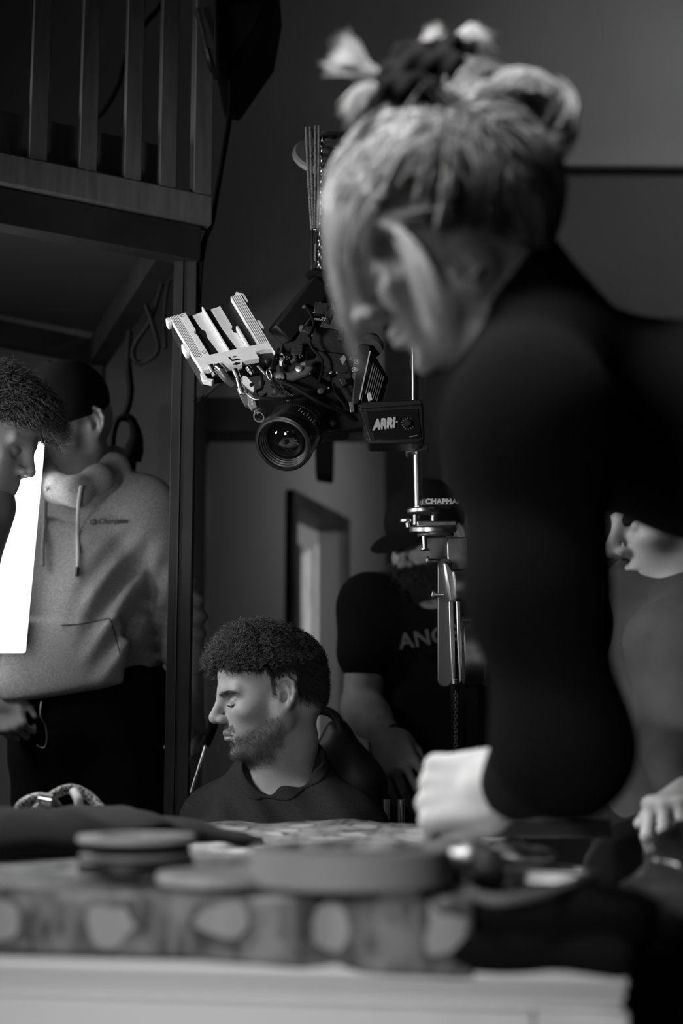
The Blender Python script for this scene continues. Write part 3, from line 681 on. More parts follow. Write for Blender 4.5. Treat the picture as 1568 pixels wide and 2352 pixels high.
for px in (300, 120): shoe(root, (P(px, 2050, 3.08).x, 3.1, 0), (-.4, -.9, 0))
MB().tube([P(95, 1612, 2.94), P(93, 1645, 2.93), P(104, 1668, 2.93), P(107, 1700, 2.93), P(100, 1718, 2.93), P(84, 1712, 2.93)], .0016, 6).build('key_lanyard', M['alu'], root)
gl = P(437, 1640, 2.955)
# ================================================================== curly-haired person in front of the light panel
root = empty('person', (P(-30, 1500, 2.66).x, 2.66, 0), 'person with curly dark hair silhouetted against the glowing panel, cut by the left edge', 'person')
HX = frame_m(P(-38, 1012, 2.66), (.92, -.12, -.40), (.40, 0, .92), .95)
S = Sdf(); head(S, HX, eye=.7)
nk = P(-100, 1150, 2.68); sh1 = P(-150, 1225, 2.53); sh2 = P(-165, 1225, 2.83)
S.cap(P(-45, 1120, 2.66), P(-110, 1280, 2.66), .05, .07, k=.05); S.cap(P(-58, 1050, 2.66), nk, .05, .055, k=.03); S.cap(nk, sh1, .05, .05, k=.05); S.cap(nk, sh2, .05, .05, k=.05)
S.ell(P(-185, 1340, 2.68), (.11, .15, .2), k=.05); S.cap(P(-200, 1400, 2.68), P(-215, 1640, 2.68), .12, .12, k=.05)
e1 = P(-200, 1480, 2.5); w1 = P(-200, 1690, 2.46); e2 = P(-220, 1480, 2.86); w2 = P(-210, 1690, 2.8)
arm(S, sh1, e1, w1); arm(S, sh2, e2, w2)
hand(S, frame_m(w1, w1-e1, (0, -1, .2)), 1); hand(S, frame_m(w2, w2-e2, (0, 1, .2)), -1)
_, V, F = sdf_obj(S, 'body', M['skin'], root, .0032, 2); N = vnormals(V, F)
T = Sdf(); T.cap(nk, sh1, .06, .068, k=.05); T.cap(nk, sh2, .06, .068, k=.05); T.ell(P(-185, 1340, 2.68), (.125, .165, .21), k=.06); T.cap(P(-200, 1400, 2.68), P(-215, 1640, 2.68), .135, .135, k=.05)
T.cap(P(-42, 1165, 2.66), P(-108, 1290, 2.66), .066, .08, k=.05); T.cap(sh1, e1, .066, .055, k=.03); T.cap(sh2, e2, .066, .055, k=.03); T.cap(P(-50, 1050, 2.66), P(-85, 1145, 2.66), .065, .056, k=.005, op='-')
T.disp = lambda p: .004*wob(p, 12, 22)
sdf_obj(T, 'shirt', M['glareshirt'], root, .006, 2)  # shirt colour lightened to imitate the glare around the light panel
trousers(root, P(-220, 1720, 2.6), P(-225, 1720, 2.76), P(-220, 2150, 2.6), P(-225, 2150, 2.76), Vector((P(-225, 2150, 2.6).x, 2.62, .06)), Vector((P(-225, 2150, 2.7).x, 2.8, .06)), M['trouser'])
for y in (2.62, 2.8): shoe(root, (P(-225, 2150, y).x, y, 0), (1, -.1, 0))
mk, L = region(V, F, N, HX, lambda x, y, z: ((z > .05+.3*(x-.05)) | ((x < .0) & (z > -.04))) & (x*x+y*y+z*z < .16**2))
tt = np.clip((L[:, 2]+.02)/.08, .2, 1)
shell('hair_cap', V, F, N, mk, 0.004+.012*tt*(1+.3*wob(V, 15, 90)), M['hairc'], root)
p1, c1 = curls(V, N, np.nonzero(mk)[0], 9000, .040, .0009, .0055, 2.2, HX, K=14, comb=(.25, 0, 0), grav=(.1, 0, -.15))
strands('hair', p1, .0008, c1*.55, M['hair'], root)
itf = np.nonzero(mk & (L[:, 0] > .05))[0]
p1, c1 = curls(V, N, itf, 1500, .05, .0009, .006, 2., HX, K=14, comb=(.9, 0, -.1), grav=(.1, 0, -.7))
strands('fringe', p1, .0008, c1*.55, M['hair'], root)
# ================================================================== man in the black lettered t-shirt behind the crane
root = empty('person', (P(960, 1700, 3.4).x, 3.42, 0), 'bearded man in a black lettered t-shirt standing behind the crane', 'person')
HX = frame_m(P(985, 1245, 3.45), (-.62, -.72, -.35), (-.2, -.25, .95), 1.02)
S = Sdf(); head(S, HX, eye=.6)
sh = P(850, 1392, 3.42); sh2 = P(1180, 1400, 3.52); nk = P(1010, 1350, 3.48)
S.cap(P(992, 1270, 3.47), nk, .06, .065, k=.03); S.cap(nk, sh, .055, .06, k=.05); S.cap(nk, sh2, .055, .06, k=.05)
S.ell(P(1010, 1520, 3.5), (.17, .12, .2), k=.05); S.cap(P(1010, 1620, 3.5), P(1010, 1800, 3.5), .15, .15, k=.05)
el = P(832, 1625, 3.4); wr = P(890, 1695, 3.26); el2 = P(1210, 1620, 3.5); wr2 = P(1180, 1760, 3.35)
arm(S, sh, el, wr, r=(.054, .047, .048, .033)); arm(S, sh2, el2, wr2, r=(.054, .047, .048, .032))
hand(S, frame_m(wr, P(935, 1800, 3.16)-wr, (-.35, -.75, .5), 1.12), 1, spread=1.1, extra=((20, 25, 15), (24, 28, 15), (30, 35, 18), (34, 40, 20)), thumb=((.018, .03, -.012), (.045, .042, -.026), (.066, .040, -.036)))
hand(S, frame_m(wr2, wr2-el2, (.8, -.6, .1)), -1)
_, V, F = sdf_obj(S, 'body', M['skind'], root, .0032, 2); N = vnormals(V, F)
T = Sdf(); T.cap(nk+Vector((0, 0, -.02)), sh, .068, .078, k=.05); T.cap(nk+Vector((0, 0, -.02)), sh2, .068, .078, k=.05)
T.ell(P(1010, 1520, 3.5), (.195, .145, .22), k=.05); T.cap(P(1010, 1620, 3.5), P(1010, 1830, 3.5), .175, .17, k=.05)
T.cap(sh, sh.lerp(el, .47), .075, .072, k=.03); T.cap(sh2, sh2.lerp(el2, .47), .075, .072, k=.03)
T.cap(P(985, 1250, 3.45), P(985, 1358, 3.42), .085, .062, k=.005, op='-')
T.disp = lambda p: .004*wob(p, 22, 20)
_, Vt, Ft = sdf_obj(T, 'tshirt', M['teeb'], root, .006, 2)
p0 = surf(Vt, 918, 1492); pe = surf(Vt, 1100, 1462)
text('chest_lettering', 'ANGEL', p0+Vector((0, -.014, 0)), (P(1010, 1482, 3.3)-P(918, 1497, 3.3)), (-.05, 0, 1), .051, M['labeld'], root, bold=.0012, ext=.006, spacing=1.06)
text('chest_lettering', 'STUDIOS', surf(Vt, 962, 1508)+Vector((0, -.014, 0)), (P(1010, 1482, 3.3)-P(918, 1493, 3.3)), (-.05, 0, 1), .012, M['tee'], root, ext=.008, spacing=1.5)
trousers(root, P(1080, 1850, 3.5), P(940, 1850, 3.5), P(1085, 2200, 3.48), P(930, 2200, 3.48), Vector((P(1085, 2200, 3.48).x, 3.5, .06)), Vector((P(930, 2200, 3.48).x, 3.5, .06)), M['trouser'], r=.095)
for px in (1085, 930): shoe(root, (P(px, 2200, 3.48).x, 3.48, 0), (-.2, -1, 0))
mk, L = region(V, F, N, HX, lambda x, y, z: (z < -.03) & (z > -.12) & (x > .0) & (x*x+y*y+z*z < .17**2))
shell('beard_base', V, F, N, mk, .008, M['hairc'], root)
p1, c1 = curls(V, N, np.nonzero(mk)[0], 3000, .024, .0008, .003, 1, HX, K=7, grav=(0, 0, -.5)); strands('beard', p1, .0006, c1*.6, M['hair'], root)
C = Sdf(); C.frame(HX); C.ell((-.012, 0, .058), (.108, .086, .094)); C.ell((.02, 0, .055), (.086, .078, .070), k=.03); C.box((0, 0, -.055), (.2, .2, .075), .001, k=.004, op='-'); C.frame(None)
sdf_obj(C, 'cap', M['cap'], root, .004, 1)
S = Sdf(); S.frame(HX); S.ell((.115, 0, .034), (.07, .07, .008), np.array(Matrix.Rotation(math.radians(12), 4, 'Y'))); S.frame(None); sdf_obj(S, 'cap_visor', M['cap'], root, .004, 1)
MB().tube([wr+(wr-el).normalized()*.0+Vector(v) for v in [(.032*math.cos(a)*.8+0, -.034*math.sin(a)*.5-.004, .032*math.cos(a)*.55+.022*math.sin(a)) for a in np.linspace(0, 6.28, 14)[:-1]]], .0028, 6, 4, closed=True).build('wristband', M['matte'], root)
S2 = surf(V, 884, 1783); MB().lathe(S2+Vector((0, .004, 0)), Vector((-.2, .3, 1)), [(-.003, .0095), (.003, .0095), (.003, .0075), (-.003, .0075)], 20, closed=True).build('ring', M['chrome'], root)
# ================================================================== person at the right edge, behind the leaning woman
root = empty('person', (P(1620, 1700, 2.1).x, 2.1, 0), 'person in a dark hat and grey shirt at the right edge', 'person')
HX = frame_m(P(1568, 1198, 2.12), (-.95, -.10, -.20), (-.22, 0, .97), 1.0)
S = Sdf(); head(S, HX, eye=.6, full=1.15)
nk = P(1610, 1350, 2.16); sh = P(1545, 1480, 2.0); sh2 = P(1640, 1470, 2.3)
S.cap(P(1598, 1240, 2.14), nk, .05, .055, k=.03); S.cap(nk, sh, .045, .05, k=.05); S.cap(nk, sh2, .045, .05, k=.05)
S.ell(P(1610, 1600, 2.16), (.12, .14, .18), k=.05); S.cap(P(1620, 1700, 2.16), P(1640, 1900, 2.2), .12, .13, k=.05)
el = P(1560, 1720, 1.96); wr = P(1590, 1830, 1.80); el2 = P(1700, 1750, 2.3); wr2 = P(1640, 1850, 2.0)
arm(S, sh, el, wr); arm(S, sh2, el2, wr2)
hand(S, frame_m(wr, P(1535, 1850, 1.72)-wr, (-.4, -.5, .8), .9), -1, (60, 60, 30)); hand(S, frame_m(wr2, (-.6, -.6, -.1), (0, 0, 1)), 1)
_, V, F = sdf_obj(S, 'body', M['skin'], root, .0032, 2); N = vnormals(V, F)
T = Sdf(); T.cap(nk, sh, .055, .065, k=.05); T.cap(nk, sh2, .055, .065, k=.05); T.ell(P(1600, 1600, 2.16), (.13, .15, .2), k=.05); T.cap(P(1600, 1700, 2.16), P(1620, 1930, 2.16), .14, .145, k=.05)
T.cap(sh, el, .066, .055, k=.03); T.cap(el, el.lerp(wr, .8), .055, .045, k=.02); T.cap(sh2, el2, .066, .055, k=.03); T.cap(el2, wr2, .05, .04, k=.02)
T.ell(P(1480, 1420, 2.14), (.07, .06, .10), k=.05)
T.disp = lambda p: .007*wob(p, 32, 22)
sdf_obj(T, 'shirt', M['shirt'], root, .006, 2)
trousers(root, P(1600, 1990, 2.1), P(1640, 1990, 2.25), P(1470, 2010, 1.9), P(1530, 2030, 2.2), Vector((P(1470, 2000, 1.9).x, 1.95, .07)), Vector((P(1530, 2000, 2.2).x, 2.25, .07)), M['trouser'])
for x, y in ((1470, 1.95), (1530, 2.25)): shoe(root, (P(x, 2000, y).x, y, 0), (-1, -.1, 0))
C = Sdf(); C.frame(HX); C.ell((-.012, 0, .05), (.118, .096, .11)); C.box((0.02, 0, -.045), (.2, .2, .07), .001, np.array(Matrix.Rotation(math.radians(18), 4, 'Y')), k=.004, op='-'); C.frame(None)
sdf_obj(C, 'knit_hat', M['cap'], root, .004, 1)
S = Sdf(); S.frame(HX)
for s in (-1, 1): S.cap((.03, s*.05, -.11), (-.05, s*.05, -.10), .02, .03, k=.03)
S.cap((.05, -.03, -.115), (.05, .03, -.115), .018, k=.03); S.frame(None); sdf_obj(S, 'scarf', M['cap'], root, .004, 2)
# ================================================================== woman leaning over the counter, out of focus, close to the camera
root = empty('person', (P(1500, 1300, 1.35).x, 1.45, 0), 'blond woman in a black sweater leaning over the counter in the foreground', 'person')
HX = frame_m(P(1040, 565, 1.34), (-.885, .10, -.46), (-.45, -.02, .885), .94)
S = Sdf(); head(S, HX, eye=.7, full=.9, ears=False)
ear(S, frame_m(P(1064, 628, 1.285), (-.80, .10, -.58), (-.57, -.02, .82), .75) @ Matrix.Rotation(math.radians(-25), 4, 'Z'), 1)
nk = P(1215, 800, 1.36); sh = P(1218, 985, 1.25); sh2 = P(1240, 900, 1.58); pel = P(2050, 1050, 1.50)
S.cap(P(1085, 630, 1.35), nk, .05, .055, k=.03); S.cap(nk, sh, .05, .055, k=.05); S.cap(nk, sh2, .05, .055, k=.05)
S.cap(P(1290, 910, 1.41), P(1620, 975, 1.45), .074, .08, k=.06); S.cap(P(1620, 960, 1.45), pel, .08, .10, k=.06)
el = P(1288, 1710, 1.27); wr = P(1165, 1800, 1.49); el2 = P(1300, 1430, 1.84); wr2 = P(1310, 1610, 1.78)
arm(S, sh, el, wr, r=(.046, .038, .038, .025)); arm(S, sh2, el2, wr2, r=(.046, .038, .038, .025))
HW = frame_m(wr, (-.80, .42, -.12), (-.30, -.85, .36), 1.0)
hand(S, HW, 1, extra=((62, 85, 45), (66, 88, 45), (70, 90, 45), (76, 90, 45)), thumb=((.026, .032, -.014), (.055, .040, -.022), (.082, .034, -.030)), spread=.4)
hand(S, frame_m(wr2, P(1300, 1720, 1.76)-wr2, (-.2, -.7, .7), .85), 1, (50, 50, 25))
_, V, F = sdf_obj(S, 'body', M['skin'], root, .0028, 2); N = vnormals(V, F)
T = Sdf()
T.cap(P(1180, 850, 1.38), P(1300, 930, 1.41), .085, .09, k=.06); T.cap(P(1290, 905, 1.41), P(1620, 985, 1.45), .084, .100, k=.06); T.cap(P(1620, 985, 1.45), pel, .104, .12, k=.06)
T.cap(nk, sh, .06, .072, k=.05); T.cap(nk, sh2, .06, .07, k=.05)
T.cap(P(1110, 905, 1.36), P(1150, 1090, 1.33), .045, .052, k=.05)
T.cap(sh, P(1228, 1350, 1.25), .066, .056, k=.05); T.cap(P(1228, 1350, 1.25), el, .056, .055, k=.04); T.cap(el, P(1192, 1800, 1.46), .060, .038, k=.03)
T.cap(sh2, el2, .07, .055, k=.04); T.cap(el2, wr2, .055, .04, k=.03)
T.cap(nk, P(1175, 640, 1.37), .068, .058, k=.04); T.cap(P(1075, 640, 1.34), P(1045, 740, 1.32), .06, .045, k=.01, op='-')
T.disp = lambda p: .004*wob(p, 41, 16)
sdf_obj(T, 'sweater', M['sweater'], root, .006, 2)
trousers(root, pel+Vector((-.02, -.09, -.02)), pel+Vector((-.02, .09, -.02)), Vector((pel.x-.03, pel.y-.1, .46)), Vector((pel.x-.02, pel.y+.12, .46)), Vector((pel.x, pel.y-.1, .07)), Vector((pel.x+.01, pel.y+.12, .07)), M['trouser'])
for dy in (-.1, .12): shoe(root, (pel.x, pel.y+dy, 0), (-1, 0, 0))
# hair: swept from the hairline back to the clip
mk, L = region(V, F, N, HX, lambda x, y, z: ((z > .050+.30*(x-.06)) | ((x < .022) & (z > .0-.75*np.maximum(0, .0-x)))) & (x*x+y*y+z*z < .165**2) & ~((np.abs(y) > .078) & (z < .03)))
shell('hair_cap', V, F, N, mk, .010+.004*wob(V, 55, 60), M['blondc'], root)
X4 = np.array(HX); clip = np.array(HX.inverted() @ P(1032, 295, 1.275))
def swept(n, src, dst, lift, jit, K=16, wv=.004):
    i = rng.choice(src, n); a = L[i]; d = dst+rng.normal(size=(n, 3))*jit
    t = np.linspace(0, 1, K)[None, :, None]; p = a[:, None, :]*(1-t)+d[:, None, :]*t
    c = np.array([-.012, 0, .045]); r = np.array([.100, .080, .090]); q = (p-c)/r; m = np.linalg.norm(q, axis=2, keepdims=True)
    lf = 1+lift*(1+np.random.default_rng(n).random((n, 1, 1)))
    out = np.where(m < lf, c+(p-c)/m*lf, p)
    cl = wob(a, 60, 110)[:, None]                                         # locks: neighbours share their sway
    out[..., 1] += wv*np.sin(t[..., 0]*5+cl*3); return out @ X4[:3, :3].T+X4[:3, 3], np.clip(.42+.75*cl[:, 0]+.15*rng.normal(size=n), 0, 1)
src = np.nonzero(mk)[0]
p1, c1 = swept(9000, src, clip, .16, .013); strands('swept_hair', p1, .0009, c1, M['blond'], root, taper=False)
# bun behind the clip, made of coiled locks
def W(x, y, D): return np.array(P(x, y, D))
Hm = []
bc = W(1180, 300, 1.33)
for j in range(14):
    n = 170; a0 = rng.uniform(0, 6.28); sp = rng.uniform(2.2, 4.4); R0 = rng.uniform(.024, .041); tl = rng.normal(size=3)*.22
    t = np.linspace(0, 1, 18)
    ax1 = np.array([1, tl[0], .1]); ax2 = np.array([.1, tl[1], 1.]); ax1 /= np.linalg.norm(ax1); ax2 /= np.linalg.norm(ax2)
    ctr = bc+np.array([rng.normal()*.006, rng.uniform(-.03, .012), rng.normal()*.006])
    core = ctr+(ax1[None]*np.cos(a0+sp*t)[:, None]*R0*1.15+ax2[None]*np.sin(a0+sp*t)[:, None]*R0)
    off = rng.normal(size=(n, 3))*.0055
    Hm.append(core[None]+off[:, None, :]*(1+.3*np.sin(3*t)[None, :, None]))
for poly in ([(1030, 300, 1.275), (1045, 205, 1.28), (1085, 160, 1.29), (1140, 185, 1.30), (1200, 225, 1.30)], [(1032, 290, 1.275), (1070, 235, 1.275), (1110, 215, 1.28), (1165, 235, 1.29)], [(1035, 310, 1.275), (1085, 290, 1.28), (1150, 300, 1.29)], [(1035, 350, 1.275), (1090, 350, 1.28), (1160, 345, 1.29)], [(1040, 400, 1.29), (1105, 400, 1.29), (1200, 390, 1.29), (1275, 335, 1.3)]):
    c = np.array([W(*q) for q in poly]); tt = np.linspace(0, len(c)-1, 18); core = np.stack([np.interp(tt, np.arange(len(c)), c[:, a]) for a in range(3)], 1)
    for _ in range(4): core[1:-1] = (core[:-2]+core[1:-1]*2+core[2:])/4
    Hm.append(core[None]+rng.normal(size=(170, 3))[:, None, :]*.006)
Hm = np.concatenate(Hm); sh_ = np.repeat(rng.random(len(Hm)//170), 170)*.7+rng.random(len(Hm))*.4
strands('bun', Hm, .0010, np.clip(sh_, 0, 1), M['blond'], root, taper=False)
S = Sdf(); S.ell(bc+np.array([-.004, .022, -.002]), (.040, .022, .036)); S.disp = lambda p: .003*wob(p, 71, 120); sdf_obj(S, 'bun_core', M['hairc'], root, .003, 1)
# loose ends fanning out at the crown, fringe locks and side locks
def locks(name, polys, n, spread, rad, lo=.3, hi=1.0):
    Q = []; C_ = []
    for poly in polys:
        c = np.array([W(*q) for q in poly]); K = 16; tt = np.linspace(0, len(c)-1, K)
        core = np.stack([np.interp(tt, np.arange(len(c)), c[:, a]) for a in range(3)], 1)
        for _ in range(3): core[1:-1] = (core[:-2]+core[1:-1]*2+core[2:])/4
        o = rng.normal(size=(n, 3))*spread; t = np.linspace(0, 1, K)[None, :, None]
        Q.append(core[None]+o[:, None, :]*(.35+.9*t)); C_.append(np.clip(rng.uniform(lo, hi, n), 0, 1))
    strands(name, np.concatenate(Q), rad, np.concatenate(C_), M['blond'], root)
locks('loose_ends', [[(880, 175, 1.3), (830, 155, 1.3), (765, 150, 1.29)], [(880, 185, 1.3), (830, 150, 1.3), (795, 95, 1.3)], [(885, 190, 1.3), (840, 165, 1.3), (775, 130, 1.31)], [(860, 200, 1.28), (830, 215, 1.28), (800, 260, 1.27)]], 90, .0045, .0008, .7, 1)
locks('clip_tuft', [[(960, 130, 1.3), (985, 100, 1.3), (1000, 75, 1.3)]], 90, .0040, .0008, .5, .9)
locks('clip_tuft', [[(1040, 120, 1.3), (1070, 85, 1.3), (1110, 90, 1.3)], [(1050, 110, 1.3), (1085, 70, 1.3), (1105, 110, 1.3)]], 90, .0045, .0008, .7, 1)
locks('side_lock', [[(860, 520, 1.255), (920, 530, 1.25), (965, 600, 1.245), (995, 690, 1.245), (1012, 760, 1.25)], [(850, 515, 1.255), (905, 520, 1.25), (945, 580, 1.245), (970, 660, 1.245), (1000, 770, 1.25)]], 90, .0035, .0008, .6, 1)
locks('front_lock', [[(800, 380, 1.3), (768, 460, 1.3), (772, 560, 1.3), (790, 680, 1.3), (805, 790, 1.3), (830, 850, 1.3)], [(795, 380, 1.31), (762, 470, 1.31), (775, 590, 1.31), (778, 700, 1.31), (800, 760, 1.3)], [(1010, 480, 1.25), (930, 500, 1.25), (870, 520, 1.25)]], 30, .003, .0006, .1, .5)
locks('bangs', [[(830, 430, 1.27), (790, 500, 1.262), (785, 600, 1.265), (812, 705, 1.27)], [(860, 450, 1.252), (822, 520, 1.245), (812, 600, 1.25), (838, 690, 1.26)], [(790, 420, 1.3), (763, 520, 1.3), (772, 640, 1.3), (800, 700, 1.3)]], 110, .0050, .0008, .1, .9)
S = Sdf()
for pts, r in (([(870, 235, 1.31), (905, 190, 1.30), (960, 160, 1.29), (1030, 165, 1.29), (1050, 215, 1.29)], .019), ([(905, 205, 1.27), (960, 200, 1.26), (1025, 240, 1.26)], .014), ([(1010, 150, 1.3), (1030, 105, 1.3), (1075, 110, 1.3)], .010), ([(920, 170, 1.3), (930, 130, 1.3), (975, 125, 1.3), (1040, 140, 1.3)], .013)):
    for a, b in zip(pts, pts[1:]): S.cap(P(*a), P(*b), r, r*.9, k=.006)
S.disp = lambda p: .003*np.sin(p[:, 0]*260)*np.sin(p[:, 2]*190)
sdf_obj(S, 'claw_clip', M['matte'], root, .003, 1)
MB().tube([P(1105, 610, 1.262), P(1080, 640, 1.26)], .002).build('earring', M['chrome'], root)
# ------------------------------------------------------------------ suspended cinema camera
rig = empty('cinema_camera', P(730, 860, 2.5), 'black cinema camera hanging tilted from the bungee ropes, lens pointing down at the seated man', 'camera')
# lens
F0 = P(649, 1021, 2.33); Bk = Vector((.30, .76, .57)).normalized()
R1 = .0495
MB().lathe(F0, Bk, [(.004, R1-.006), (0, R1-.003), (.001, R1), (.014, R1+.001), (.016, R1-.002), (.030, R1-.003), (.031, .0475), (.056, .0475), (.058, .045), (.060, .0465), (.078, .0465), (.080, .043), (.098, .043), (.1, .040), (.125, .040), (.126, .036), (.15, .036), (.15, .01), (.045, .01), (.040, R1-.014), (.012, R1-.008)], 72, closed=True).build('lens_barrel', M['blackm'], rig)
lb = rig.children[-1] if rig.children else None
lens = [o for o in rig.children if o.name.startswith('lens_barrel')][0]
MB().lathe(F0, Bk, [(-.001, R1-.003), (-.002, R1-.006), (.003, R1-.007), (.004, R1-.009), (.007, R1-.0092), (.008, R1-.0112), (.011, R1-.0115), (.012, R1-.0133), (.015, R1-.0137), (.016, R1-.0150), (.022, R1-.0152), (.03, R1-.016), (.03, R1-.002), (.004, R1-.001)], 72, closed=True).build('front_ring', M['black'], lens)
n = 20; Rg = .042; prof = [(.003+Rg*(1-math.cos(math.radians(55)*i/n)), Rg*math.sin(math.radians(55)*i/n)) for i in range(1, n+1)]
MB().lathe(F0, Bk, [(.00299, .0004)]+prof, 64).build('front_glass', M['glass'], lens)
x, y, z = ortho(Bk)
gear = MB()
for i in range(90):
    a = 2*math.pi*i/90; r = x*math.cos(a)+y*math.sin(a); gear.box(F0+Bk*.069+r*.0475, (.0009, .0012, .007), Matrix((r.cross(Bk), r, Bk)).transposed())
gear.build('focus_gear', M['black'], lens)
mk_ = MB()
for i in range(26):                                              # engraved scale marks
    a = math.radians(-60+i*6.3); r = x*math.cos(a)+y*math.sin(a)
    if r.y < .3:
        t = .036 if i % 3 else .040; mk_.box(F0+Bk*(t+.008)+r*.0477, (.0006, .0003, .0035 if i % 3 else .006), Matrix((r.cross(Bk), r, Bk)).transposed())
if mk_.v: mk_.build('scale_marks', M['label'], lens)
# camera body and the packed accessories
def rbox(name, px, D, th, m='black', bev=.003, parent=rig):
    return MB().px(px, D, th).build(name, M[m], parent, bev=bev)
rbox('camera_body', [(640, 838), (700, 800), (792, 812), (820, 900), (800, 965), (735, 975), (660, 925)], 2.46, .16)
rbox('lens_mount_plate', [(618, 880), (655, 852), (712, 858), (762, 892), (790, 940), (765, 985), (700, 930)], 2.43, .03, 'blackm')
rbox('top_plate', [(655, 770), (702, 745), (800, 760), (812, 830), (690, 830), (640, 822)], 2.47, .10)
MB().beam(P(735, 655, 2.5), P(640, 772, 2.46), .034, .04).build('top_handle', M['black'], rig, bev=.004)
MB().beam(P(728, 640, 2.53), P(628, 762, 2.5), .012, .012).build('handle_rail', M['blackm'], rig, bev=.002)
MB().beam(P(768, 660, 2.55), P(690, 800, 2.5), .014, .02).build('rear_rail', M['black'], rig, bev=.002)
MB().lathe(P(640, 826, 2.43), P(712, 812, 2.46)-P(640, 826, 2.43), [(0, .0095), (.05, .0095), (.051, .012), (.066, .012)], 20).build('side_tube', M['blackm'], rig)
hs = MB()
for i in range(4):
    a = P(645+i*15, 824-i*2, 2.416); hs.lathe(a, (0, 1, .1), [(0, .0045), (.003, .0045), (.003, .003), (0, .003)], 3, closed=True)
hs.build('cheese_holes', M['mid'], rig)
# rounded side cover with a rosette screw
rbox('side_cover', [(633, 868), (642, 856), (668, 852), (705, 836), (722, 842), (705, 862), (668, 876), (655, 884)], 2.415, .02, 'mid', .004)
for c, r in (((642, 866), .0085), ((686, 846), .006)):
    q = P(c[0], c[1], 2.41); MB().lathe(q, (-.1, -1, 0), [(-.004, r), (.002, r), (.0025, r*.7)], 24).lathe(q+Vector((0, -.002, 0)), (-.1, -1, 0), [(0, r*.45), (.002, r*.45)], 6).build('screw', M['alu'], rig)
# transmitter plate: local coordinates a (to the right) and b (up the plate)
BL, BR, TR, TL = P(462, 848, 2.40), P(635, 815, 2.42), P(551, 674, 2.47), P(390, 728, 2.45)
tn = (BR-BL).cross(TL-BL).normalized(); tn = tn if tn.y > 0 else -tn
def T_(a, b, n=0): return BL*(1-a)*(1-b)+BR*a*(1-b)+TR*a*b+TL*(1-a)*b+tn*n
tr = MB().prism([T_(0, 0, .012), T_(1, 0, .012), T_(1, 1, .012), T_(0, 1, .012)], tn*.036).build('transmitter', M['black'], rig, bev=.002)
def plate(name, pts, n0, n1, m='whitemetal', bev=.0006): return MB().prism([T_(a, b, n0) for a, b in pts], tn*(n1-n0)).build(name, M[m], tr, bev=bev)
plate('face_plate', [(-.0, -.02), (.10, -.02), (.12, .05), (.25, .05), (.27, -.04), (.52, -.05), (.54, 0), (.77, 0), (.77, .1), (.86, .12), (.99, .10), (1, 0), (1.0, .21), (0, .21)], 0, .012)
for i in range(6): plate('heat_fin', [(.0+i*.020, .2), (.009+i*.020, .2), (.009+i*.020, 1), (.0+i*.020, 1)], 0, .013, bev=0)
for i in range(6): plate('heat_fin', [(.865+i*.0245, .2), (.876+i*.0245, .2), (.876+i*.0245, 1), (.865+i*.0245, 1)], 0, .013, bev=0)
plate('cover_panel', [(.115, .2), (.20, .2), (.20, .58), (.18, .60), (.18, .64), (.215, .66), (.215, .99), (.115, .99)], 0, .011)
plate('cover_panel', [(.355, .22), (.365, .22), (.445, .22), (.445, .97), (.30, .97), (.31, .72), (.345, .66), (.32, .55)], .010, .013)
plate('cover_panel', [(.60, .24), (.71, .24), (.71, .50), (.675, .52), (.67, .58), (.70, .62), (.70, .97), (.56, .97), (.56, .6)], .010, .013)
plate('divider', [(.445, .2), (.475, .2), (.465, .99), (.445, .99)], 0, .012); plate('divider', [(.71, .2), (.745, .2), (.745, .55), (.715, .55)], 0, .012)
for (a, b), (da, db) in (((-.06, .93), (.06, .09)), ((-.06, .36), (.06, .15)), ((1.0, .44), (.06, .13))):
    MB().prism([T_(a, b, .002), T_(a+da, b, .002), T_(a+da, b+db, .002), T_(a, b+db, .002)], tn*.02).build('bracket', M['whitemetal'], tr, bev=.002)
for pts in ([(.90, 1.0), (.98, 1.07), (1.06, 1.0), (1.06, .88), (1.02, .88), (1.02, .99), (.97, 1.03), (.90, 1.0)], [(-.03, -.03), (-.05, -.16), (.04, -.22), (.09, -.17), (.02, -.14), (.02, -.03)], [(1.03, .08), (1.09, .08), (1.1, -.03), (1.02, -.1), (1.0, -.07), (1.05, -.02)]):
    MB().prism([T_(a, b, .004) for a, b in pts], tn*.012).build('bracket', M['whitemetal'], tr, bev=.001)
MB().rod(T_(.98, 1.06, .01), T_(1.10, 1.18, .03), .003).build('bracket_pin', M['alu'], tr)
plate('port', [(.40, .10), (.42, .03), (.52, .03), (.52, .05), (.43, .05), (.42, .10)], -.001, .001, 'matte', 0)
plate('port', [(.46, .085), (.50, .085), (.50, .10), (.46, .10)], -.001, .001, 'matte', 0)
for a, r in ((.42, .0018), (.455, .0034), (.49, .0018)):
    q = T_(a, -.02, -.0005); MB().lathe(q, tn, [(0, r), (.002, r)], 16).build('led_window', M['matte'], tr)
for a, b in ((.155, .95), (.155, .27)):
    MB().lathe(T_(a, b, -.0004), tn, [(0, .0035), (.001, .0035), (.001, .0026), (0, .0026)], 20, closed=True).build('screw', M['mid'], tr)
